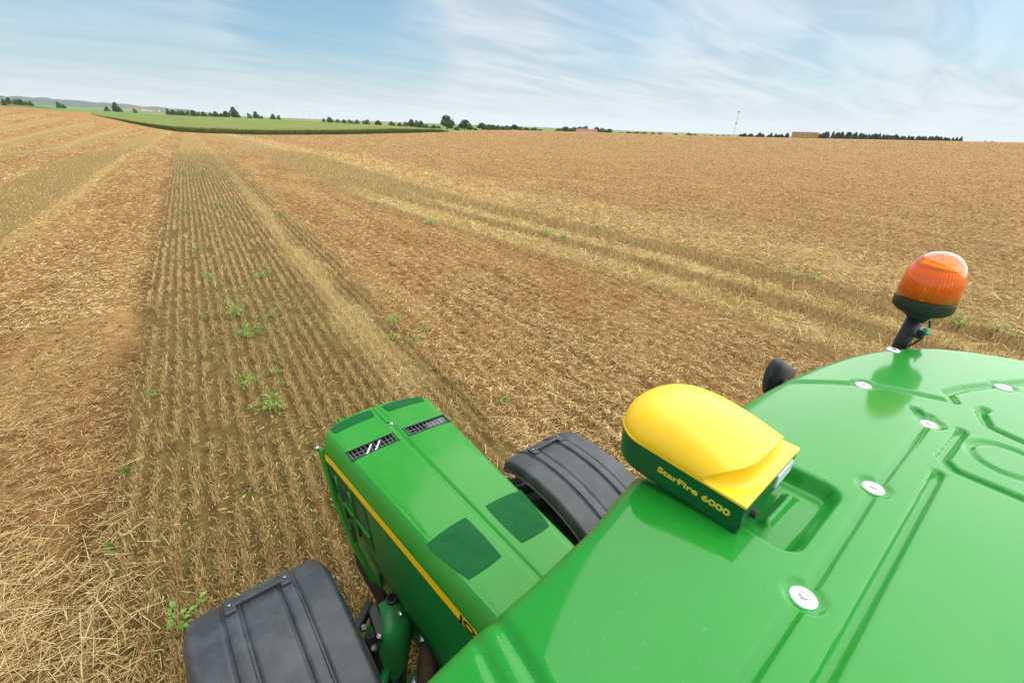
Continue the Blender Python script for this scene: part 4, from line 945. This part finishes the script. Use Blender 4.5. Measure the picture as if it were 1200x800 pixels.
# --- front mudguards
def fender(s, cx, cyf=1.35, czf=.80, Rf=.95, half=.268, a0=-72, a1=18.5, seglab=None):
    n = 46; edge = [half*q for q in (.88, .91, .94, .965, .985, 1.0)]
    xs = sorted(set([0, .03] + [round(v, 4) for v in np.linspace(.05, half*.86, 14)] + edge + [.1+q for q in (-.045, -.036, -.030, -.0235, -.0215, .0215, .0235, .030, .036, .045)]))
    xs = np.array([-v for v in xs[:0:-1]]+xs); m = len(xs); P = np.zeros((n, m, 3))
    for i in range(n):
        a = R(a0+(a1-a0)*i/(n-1)); drop = max(0, (i-(n-5))/4)
        for j in range(m):
            x = xs[j]
            e = abs(x)/half; r_ = Rf - .012*e**2
            r_ -= .05*max(0, (e-.90)/.10)**1.6
            for cc in (-.1, .1):                             # two raised runners with a gutter on either side
                d = abs(x-cc); r_ += .006*(1-sstep(.0212, .0238, d)) - .008*math.exp(-((d-.030)/.006)**2)
            if i > n-10: r_ -= .0
            r_ -= .03*drop**2 if drop else 0
            ex = 0
            if i > n-5: x *= 1-.06*((i-(n-5))/4)**2*(e > .8)
            P[i, j] = (cx+x, cyf+r_*math.sin(a), czf+r_*math.cos(a))
    inner = P.copy()
    c = np.array([cx, cyf, czf]); v = inner-c; v[..., 0] *= .975; rad = np.hypot(v[..., 1], v[..., 2])[..., None]
    v[..., 1:] *= (rad-.012)/rad; inner = c+v
    n_ = n*m; I = np.arange(n_).reshape(n, m); F = [(I[i, j], I[i, j+1], I[i+1, j+1], I[i+1, j]) for i in range(n-1) for j in range(m-1)]
    F2 = [tuple(q+n_ for q in f[::-1]) for f in F]
    B = list(I[0])+list(I[1:, -1])+list(I[-1, :-1][::-1])+list(I[1:-1, 0][::-1]); Fe = [(B[k], B[(k+1) % len(B)], B[(k+1) % len(B)]+n_, B[k]+n_) for k in range(len(B))]
    f = mesh('mudguard', np.concatenate([P.reshape(-1, 3), inner.reshape(-1, 3)]), F+F2+Fe, M_FEND, T, True)
    def pt(a, x, up): a = R(a); return (cx+x, cyf+(Rf+up)*math.sin(a), czf+(Rf+up)*math.cos(a))
    st = MB(); st.bar(pt(11.5, -.095, .013), pt(11.5, .095, .013), .026, .010, up=(0, math.sin(R(11.5)), math.cos(R(11.5))))
    bevel(st.build('strap', M_FEND, f), .004)
    for q in (-.1, .1):
        b = MB(); b.bar(pt(9.2, q, .011), pt(13.5, q, .011), .04, .012, up=(0, .2, .98)); bevel(b.build('strap_end', M_FEND, f), .006)
        MB().lathe([(.006, 0), (.006, .004), (.002, .006)], pt(11.4, q, .017), (0, .2, .98), 10).build('rivet', M_GREYD, f)
    return f
fender(-1, -.778); fender(1, .785)
def wheel(name, cx, cyw, Rw, half, rim_r):
    prof = [(rim_r, -half*.8), (rim_r+.05, -half*.95), (Rw-.12, -half*1.02), (Rw-.05, -half*.9), (Rw-.035, -half*.5), (Rw-.03, 0), (Rw-.035, half*.5), (Rw-.05, half*.9), (Rw-.12, half*1.02), (rim_r+.05, half*.95), (rim_r, half*.8)]
    w = MB().lathe(prof, (cx, cyw, Rw), (1, 0, 0), 64); N_ = 22
    for k in range(N_):
        for s in (-1, 1):
            a = 2*math.pi*(k+(.5 if s > 0 else 0))/N_; pts = []
            for q in (0.02, .35, .7, 1.0):
                aa = a+q*.22; rr = Rw-.012-.02*q*q; pts.append((cx+s*q*half*.95, cyw+rr*math.sin(aa), Rw+rr*math.cos(aa)))
            w.tube(pts, [.028, .03, .032, .034], 4)
    wt = w.build(name, M_RUB, T)
    r = MB().lathe([(rim_r+.01, -half*.78), (rim_r-.02, -half*.5), (rim_r*.55, -half*.1), (rim_r*.3, 0), (rim_r*.55, half*.1), (rim_r-.02, half*.5), (rim_r+.01, half*.78)], (cx, cyw, Rw), (1, 0, 0), 40)
    r.build('wheel_rim', M_STRIPE, wt, True)
wheel('front_wheel', -.785, 1.28, .76, .24, .38); wheel('front_wheel', .785, 1.28, .76, .24, .38)
wheel('rear_wheel', -.93, -1.35, .93, .28, .48); wheel('rear_wheel', .93, -1.35, .93, .28, .48)
# --- gear between left mudguard and hood
b = MB(); b.bar((-.355, 1.545, 1.30), (-.475, 1.44, 1.30), .034, .05); b.bar((-.355, 1.53, 1.29), (-.37, 1.40, 1.24), .05, .06); b.bar((-.47, 1.44, 1.28), (-.53, 1.30, 1.45), .03, .04)
b.bar((-.37, 1.40, 1.26), (-.43, 1.36, 1.22), .04, .03); b.bar((-.42, 1.42, 1.27), (-.41, 1.2, .95), .05, .05)
bevel(b.build('mudguard_bracket', M_BLACKP, T), .006)
for p in ((-.432, 1.425, 1.325), (-.385, 1.372, 1.285), (-.425, 1.352, 1.262)):
    MB().lathe([(.016, 0), (.016, .012), (.010, .016), (.001, .016)], p, (-.3, -.2, .93), 12).build('bracket_bolt', M_STEEL, T)
kn = MB().tube([(-.21, 1.50, 1.22), (-.27, 1.47, 1.22), (-.33, 1.42, 1.17), (-.38, 1.36, 1.05), (-.42, 1.30, .9)], [.07, .105, .115, .10, .09], 18)
kn.build('axle_housing', M_GREEN2, T, True)
kc = MB().lathe([(.03, 0), (.03, .01), (.022, .012), (.02, 0.0)], (-.265, 1.485, 1.318), (-.1, .1, .98), 14).build('breather', M_BLACKP, T)
MB().lathe([(.011, 0), (.011, .008), (.004, .011)], (-.262, 1.405, 1.30), (-.1, -.1, .98), 8).build('housing_bolt', M_STEEL, T)
h = MB(); pts = []; 
for k in range(60):
    t = k/59; pts.append((-.30+.11*t, 1.10+.15*t, 1.20+.03*t))
h.tube(pts, [.042+.006*(k % 3 == 0) for k in range(60)], 14); h.build('corrugated_hose', noisy(mat('dusty_hose', (.05, .035, .022), .8), (.11, .075, .045), 12), T, True)
MB().lathe([(.052, -.02), (.056, -.02), (.056, .02), (.052, .02)], (-.198, 1.245, 1.23), (.11, .15, .03), 24).build('hose_clamp', M_STEEL, T)
for p0, p1, r_, m in (((-.47, 1.22, 1.12), (-.40, 1.30, 1.14), .022, M_GREEN2), ((-.42, 1.10, 1.06), (-.30, 1.18, 1.14), .03, M_GREEN2), ((-.45, 1.17, 1.05), (-.33, 1.30, 1.07), .018, M_BLACKP)):
    MB().tube([p0, p1], r_, 10).build('steering_cylinder' if m is M_GREEN2 else 'hydraulic_hose', m, T, True)
MB().tube([(-.36, 1.12, 1.16), (-.31, 1.16, 1.19)], .03, 12).build('hose_joint', M_GREYD, T, True)
# --- satellite receiver on the roof
XL, XR, YR, YF = -.155, .083, .172, .468
RCX, RW2, RZ0, RZ1 = (XL+XR)/2, (XR-XL)/2, 2.840, 2.910
def recv_outline(f=1.0):
    """plan outline from the rear left corner round the nose: square rear, rounded front"""
    ra, rb = .10, .085; pts = [(XL, YR), (XL, (YR+YF)/2), (XL, YF-rb)]
    for k in range(1, 16): a = math.pi-(math.pi/2)*k/15; pts.append((XL+ra+ra*math.cos(a), YF-rb+rb*math.sin(a)))
    for k in range(0, 16): a = math.pi/2-(math.pi/2)*k/15; pts.append((XR-ra+ra*math.cos(a), YF-rb+rb*math.sin(a)))
    pts += [(XR, (YR+YF)/2), (XR, YR+.010)]
    cy = (YR+YF)/2
    return [(RCX+(x-RCX)*f, cy+(y-cy)*f) for x, y in pts]
def prism(name, layers, m, parent):
    n = len(layers[0][0]); V = [(x, y, z) for o, z in layers for x, y in o]; F = []
    for r in range(len(layers)-1):
        for k in range(n): F.append((r*n+(k+1) % n, r*n+k, (r+1)*n+k, (r+1)*n+(k+1) % n))
    F.append(tuple(range(n))); F.append(tuple((len(layers)-1)*n+k for k in range(n))[::-1])
    return mesh(name, V, F, m, parent, False)
def build_receiver():
    body = bevel(prism('satellite_receiver', [(recv_outline(.93), RZ0), (recv_outline(.97), RZ0+.012), (recv_outline(.985), RZ1)], M_RECV_G, T), .003)
    body['label'] = 'dark green receiver body with yellow dome, set in the roof front'
    bevel(prism('receiver_tray', [(recv_outline(.990), RZ1-.003), (recv_outline(.994), RZ1), (recv_outline(.990), RZ1+.004)], M_YEL, body), .002)
    ns = 71; sS = np.sin(np.linspace(-1, 1, ns)*math.pi/2); prm = [('top', t) for t in np.linspace(0, 1, 48)]+[('wall', t) for t in np.linspace(0, 1, 14)[1:]]
    P = np.zeros((len(prm), ns, 3)); YC = .335
    def half(y):
        q = (y-(YF-.10))/.102
        return math.sqrt(max(0, 1-max(0, q)**2.4))
    def H(s, y):
        q = max(0.0, 1-abs(s)**2.5)**.6
        top = .071*(1-.50*((YC-y)/.16)**2) if y < YC else .071*math.sqrt(max(0, 1-((y-YC)/(YF+.002-YC))**2.2))
        return max(0, top)*q
    base = lambda s: .184+.066*abs(min(s, 0))**3.5+.028*max(s, 0)**2
    lip = lambda s: base(s)+.013*(1-s*s)
    for i, (k, t) in enumerate(prm):
        for j, s in enumerate(sS):
            if k == 'top':
                y = (YF+.002)+(lip(s)-(YF+.002))*(1-math.cos(t*math.pi/2)); h_ = H(s, y)
            else:
                h0 = H(s, lip(s)); h_ = h0*(1-t)**1.5 if t < 1 else 0; y = lip(s)+(base(s)-.004-lip(s))*t**1.8+.004*math.sin(t*math.pi)*min(1, h0/.03)
            nar = 1-(.14*sstep(.36, .20, y) if False else .14*(1-sstep(.20, .36, y)))*(s > 0)
            P[i, j] = (RCX+s*RW2*half(y)*nar*.992, y, RZ1+.0035+h_)
    d = gridmesh('receiver_dome', P, M_YEL, body, True)
    try: d.data.set_sharp_from_angle(angle=R(50))
    except Exception: pass
    text_mesh('receiver_lettering', 'StarFire 6000', .0165, M_LETTERY, body, (XL+.0022, .334, 2.876), (0, -1, 0), (-.03, 0, 1), 1.0, .0008, .0004, 1.0, width=.140)
    for k in range(3):
        MB().box((XL+.0065, .196-.009*k, 2.874), (.005, .0045, .024)).build('cooling_slot', M_DARK, body)
    MB().tube([(XL+.05, YR+.006, 2.870), (XL+.05, YR-.004, 2.870)], .008, 12).build('cable_plug', M_BLACKP, body)
    MB().box((.02, YR+.0088, 2.886), (.072, .004, .026), Matrix.Rotation(R(2.5), 3, 'Z')).build('label_plate', mat('label_white', (.66, .76, .82), .3), body)
build_receiver()
# --- rotating beacon at the right of the roof
def beacon(x, y):
    zr = 2.797; zroof = float(roof_z(np.array([x]), np.array([y]))[0])
    lean = (0.02, 0.0, 1)
    st = MB().tube([(x-.025, y+.01, zr-.04), (x-.018, y+.008, zr+.05), (x, y, zr+.145)], [.020, .021, .025], 14); st.lathe([(.022, 0), (.03, .015), (.045, .03)], (x, y, zr+.12), n=20)
    root = st.build('beacon_stem', M_BLACKP, T, False); shade(root)
    root['label'] = 'orange rotating beacon on a black stem'
    cl = MB().tube([(x-.038, y-.01, zr+.088), (x+.038, y+.0, zr+.076)], .010, 10); cl.box((x+.012, y-.012, zr+.085), (.05, .045, .03)); cl.box((x+.05, y, zr+.07), (.03, .02, .008)); bevel(cl.build('stem_clamp', M_BLACKP, root), .004)
    MB().lathe([(.013, 0), (.013, .012), (.009, .015), (.0005, .015)], (x+.012, y-.03, zr+.09), (-.35, -.8, .4), 16).build('clamp_knob', mat('knob_green', (.05, .28, .12), .35), root)
    MB().tube([(x+.03, y-.03, zr+.125), (x+.045, y-.035, zr+.10), (x+.035, y-.03, zr+.06), (x+.01, y-.01, zr+.03)], .0035, 6).build('beacon_cable', M_BLACKP, root, True)
    z0 = zr+.150; RBc = .080
    MB().lathe([(.045, 0), (RBc*.80, .006), (RBc*.96, .018), (RBc*.99, .026), (RBc*.99, .048), (RBc*.98, .052), (RBc*.9, .053)], (x, y, z0), n=56).build('beacon_base', M_BLACKP, root, True)
    zl = z0+.051; prof = [(RBc*.985, 0), (RBc*.98, .036), (RBc*.95, .066), (RBc*.88, .092), (RBc*.77, .114), (RBc*.60, .131), (RBc*.4, .142), (RBc*.15, .148), (.0006, .1485)]
    M_L = mat('orange_lens', (1.0, .30, .03), .03, Transmission_Weight=0.86, IOR=1.18, Coat_Weight=1.0, Coat_Roughness=.02, Coat_IOR=1.5)
    lens = MB()
    lens.lathe(prof, (x, y, zl), n=56); L_ = lens.build('beacon_lens', M_L, root, True)
    # fluted inner optic and reflector
    fl = MB(); n = 84; V = []; F = []
    pr = [(.066, .004), (.071, .026), (.069, .048), (.066, .062), (.060, .082), (.047, .104), (.026, .118), (.004, .122)]
    for r_, hh in pr:
        for k in range(n):
            a = 2*math.pi*k/n; q = r_*(1+(.05 if hh < .06 else .012)*(1 if k % 2 else -1)); V.append((x+q*math.cos(a), y+q*math.sin(a), zl+hh))
    for i in range(len(pr)-1):
        for k in range(n): F.append((i*n+k, i*n+(k+1) % n, (i+1)*n+(k+1) % n, (i+1)*n+k))
    fl.add(V, F).build('fluted_optic', mat('orange_optic', (1.0, .46, .06), .2, Specular_IOR_Level=.8), root)
    MB().lathe([(.012, 0), (.014, .05), (.05, .085), (.052, .105), (.02, .118), (.001, .12)], (x, y, zl), n=24).build('reflector', mat('warm_reflector', (.95, .55, .08), .2, Metallic=.6), root, True)
beacon(1.105, .222)
# --- mirror beyond the right roof edge, and the arm beneath the receiver
m = MB(); n = 20; V = []; F = []
for i, (q, w_, hu, hd) in enumerate([(-.004, .002, .003, .003), (0, .02, .05, .06), (.012, .034, .075, .10), (.04, .042, .088, .11), (.09, .042, .062, .11), (.16, .036, .025, .10), (.20, .02, .0, .08)]):
    for k in range(n):
        a = 2*math.pi*k/n; h_ = hu if math.sin(a) > 0 else hd
        V.append((1.24+q*.9, .625+w_*math.cos(a)-q*.1, 2.475+h_*math.sin(a)))
for i in range(6):
    for k in range(n): F.append((i*n+k, i*n+(k+1) % n, (i+1)*n+(k+1) % n, (i+1)*n+k))
F += [tuple(range(n)), tuple(6*n+k for k in range(n))]
m.add(V, F); mr = m.build('mirror_housing', M_FEND, T, True)
MB().tube([(.70, .22, 2.55), (.95, .42, 2.52), (1.28, .58, 2.46)], .016, 10).build('mirror_arm', M_BLACKP, mr, True)
MB().tube([(.06, .44, 2.70), (.00, .42, 2.62), (-.03, .36, 2.58)], .022, 12).build('wiper_motor_tube', M_BLACKP, T, True)

# ------------------------------------------------------------------ green weeds among the stubble
M_WEED = ramp_by_attr(mat('weed_leaf', (.1, .25, .03), .55, Specular_IOR_Level=.3), 'tone', [(0, (.05, .14, .02)), (.5, (.12, .29, .035)), (1, (.25, .42, .07))])
def weed_mesh(kind, seed):
    g = np.random.default_rng(seed); V = []; F = []; tn = []
    nst, L0, wd, hh = {'broad': (9, .075, .62, .16), 'bushy': (26, .05, .42, .26), 'low': (16, .045, .5, .10), 'grass': (34, .14, .07, .10)}[kind]
    for k in range(nst):
        a = g.uniform(0, 2*math.pi); out_ = g.uniform(.2, 1)*(.12 if kind != 'grass' else .03); zb = hh*g.uniform(.15, 1)*(1-.4*out_/.12)
        base = np.array([math.cos(a)*out_*.35, math.sin(a)*out_*.35, zb*.4]); tipd = np.array([math.cos(a), math.sin(a), g.uniform(.0, .9) if kind != 'grass' else g.uniform(.8, 2)])
        tipd /= np.linalg.norm(tipd)
        for q in range({'broad': 3, 'bushy': 4, 'low': 3, 'grass': 1}[kind]):
            c = base+tipd*out_*(.5+.5*q)+np.array([0, 0, zb*.5])+g.normal(0, .012, 3); d = tipd+g.normal(0, .45, 3); d /= np.linalg.norm(d); L_ = L0*g.uniform(.7, 1.3)
            w = np.cross(d, [0, 0, 1]); w /= np.linalg.norm(w)+1e-6; up = np.cross(w, d); b = len(V); W_ = L_*wd
            for t, ww, dz in ((0, .15, 0), (.3, .8, .10), (.6, .9, .08), (.85, .5, -.04), (1, .04, -.12)):
                m_ = c+d*L_*t+up*L_*dz
                V += [m_-w*W_*ww*.5+up*L_*.06*ww, m_, m_+w*W_*ww*.5+up*L_*.06*ww]
            t_ = float(np.clip(g.normal(.55, .22), 0, 1))
            for r in range(4):
                F += [(b+3*r, b+3*r+1, b+3*r+4, b+3*r+3), (b+3*r+1, b+3*r+2, b+3*r+5, b+3*r+4)]; tn += [t_, t_*.9]
    return V, F, tn
WP = {}
def weed(px, py, size, kind, label, group=None, seed=0):
    p = at(px, py, 0.02)
    for _ in range(4): p = at(px, py, float(ground_z(np.array([p[0]]), np.array([p[1]]))[0])+.03)
    z = float(ground_z(np.array([p[0]]), np.array([p[1]]))[0])
    key = (kind, seed)
    if key not in WP:
        V, F, tn = weed_mesh(kind, seed+40); o = mesh('weed_leaves', V, F, M_WEED, None, True, dict(tone=tn)); WP[key] = o.data; bpy.data.objects.remove(o)
        st = MB(); st.tube([(0, 0, -.02), (.004, 0, .06), (0, .004, .14)], [.006, .005, .002], 6); o = st.build('weed_stem', M_WEED); WP[key+('s',)] = o.data; bpy.data.objects.remove(o)
    e = empty('weed', (p[0], p[1], z-.005), random.uniform(0, 6.28)); size *= .84*random.uniform(.85, 1.15); e.scale = (size*random.uniform(.85, 1.15), size, size*random.uniform(.8, 1.2)); tag(e, label, 'weed', group)
    for n_, k_ in (('leaves', key), ('stem', key+('s',))):
        o = bpy.data.objects.new(n_, WP[k_]); C.objects.link(o); o.parent = e
weed(214, 724, .95, 'broad', 'large bright green weed with broad leaves just left of the left mudguard', None, 1)
weed(320, 478, 1.25, 'bushy', 'tall bushy weed in the stubble straight ahead of the hood, nearest of its line', None, 0)
weed(288, 393, 1.25, 'bushy', 'yellow green bushy weed in the stubble left of a matching pair', None, 1)
weed(279, 369, 1.3, 'bushy', 'round green weed just above the yellow green bushy one', None, 2)
weed(317, 371, 1.0, 'low', 'paired low weed right of the round green weed', None, 0)
weed(305, 383, .8, 'low', 'small low weed between the two bushy weeds ahead', None, 1)
weed(325, 421, .8, 'low', 'small weed above the tall bushy weed, upper of three in line', None, 2)
weed(322, 434, .75, 'low', 'small weed above the tall bushy weed, middle of three in line', None, 0)
weed(328, 450, .85, 'low', 'small weed above the tall bushy weed, lower of three in line', None, 1)
weed(289, 449, .95, 'bushy', 'weed standing alone left of the three small ones in line', None, 3)
weed(176, 462, .8, 'low', 'small weed on the furrow edge at left', None, 2)
weed(463, 382, 1.1, 'bushy', 'upper weed of the group of three beside the pale straw swath', None, 4)
weed(461, 394, .9, 'low', 'lower left weed of the group of three beside the pale straw swath', None, 0)
weed(486, 402, 1.0, 'low', 'lower middle weed of the group beside the pale straw swath', None, 1)
weed(498, 386, .9, 'low', 'rightmost weed of the group beside the pale straw swath', None, 2)
weed(590, 467, .7, 'low', 'lone small weed on the bare strip between hood and right mudguard', None, 0)
weed(232, 294, 1.5, 'low', 'faint green weed far up the middle stubble rows at left', None, 1)
weed(245, 327, 1.4, 'low', 'weed left of centre in the middle stubble rows', None, 2)
weed(308, 325, 1.5, 'low', 'weed at the right edge of the middle stubble rows by the straw swath', None, 0)
weed(244, 371, .9, 'low', 'tiny weed left of the round green weed', None, 1)
weed(1121, 385, 1.6, 'bushy', 'leafy weed directly right of the beacon foot', None, 2)
weed(1168, 391, 1.4, 'bushy', 'leafy weed right of the one by the beacon', None, 0)
weed(1190, 396, 1.2, 'low', 'leafy weed nearest the right picture edge', None, 1)
weed(952, 328, 1.5, 'low', 'green weed in the tall stubble left of the beacon lens, right of two', None, 2)
weed(925, 322, 1.5, 'low', 'green weed in the tall stubble left of the beacon lens, left of two', None, 0)
weed(1014, 392, .9, 'low', 'small weed between mirror and beacon stem', None, 1)
weed(130, 640, .55, 'grass', 'grass tuft in the loose straw heap at lower left', None, 0)
weed(148, 552, .55, 'grass', 'grass tuft on the furrow edge above the straw heap', None, 1)
for i, (px, py) in enumerate([(595, 262), (640, 275), (700, 268), (745, 285), (560, 258), (660, 282), (805, 292), (365, 200), (395, 212), (440, 238), (505, 262)]):
    weed(px, py, 1.7, 'low', 'small green weed scattered along the crossing stubble strip', 'weeds of the crossing stubble strip', i % 3)
for i, (px, py) in enumerate([(208, 222), (222, 250), (240, 205), (226, 198), (262, 243), (215, 205)]):
    weed(px, py, 2.2, 'low', 'faint green weed far up the middle stubble rows near the crest', 'weeds near the crest', i % 3)

# ------------------------------------------------------------------ air
def haze():
    b = MB().box((0, 0, 65), (13400, 13400, 170)); m = bpy.data.materials.new('haze_air'); m.use_nodes = True; t = m.node_tree; t.nodes.clear()
    o_ = t.nodes.new('ShaderNodeOutputMaterial'); v = t.nodes.new('ShaderNodeVolumePrincipled'); v.inputs['Color'].default_value = (.84, .95, 1.0, 1)
    v.inputs['Density'].default_value = HAZE; v.inputs['Anisotropy'].default_value = .1; t.links.new(v.outputs[0], o_.inputs['Volume'])
    tag(b.build('haze', m), 'thin bluish haze over the far hills', 'haze', kind='stuff')
HAZE = 6.5e-5
haze()
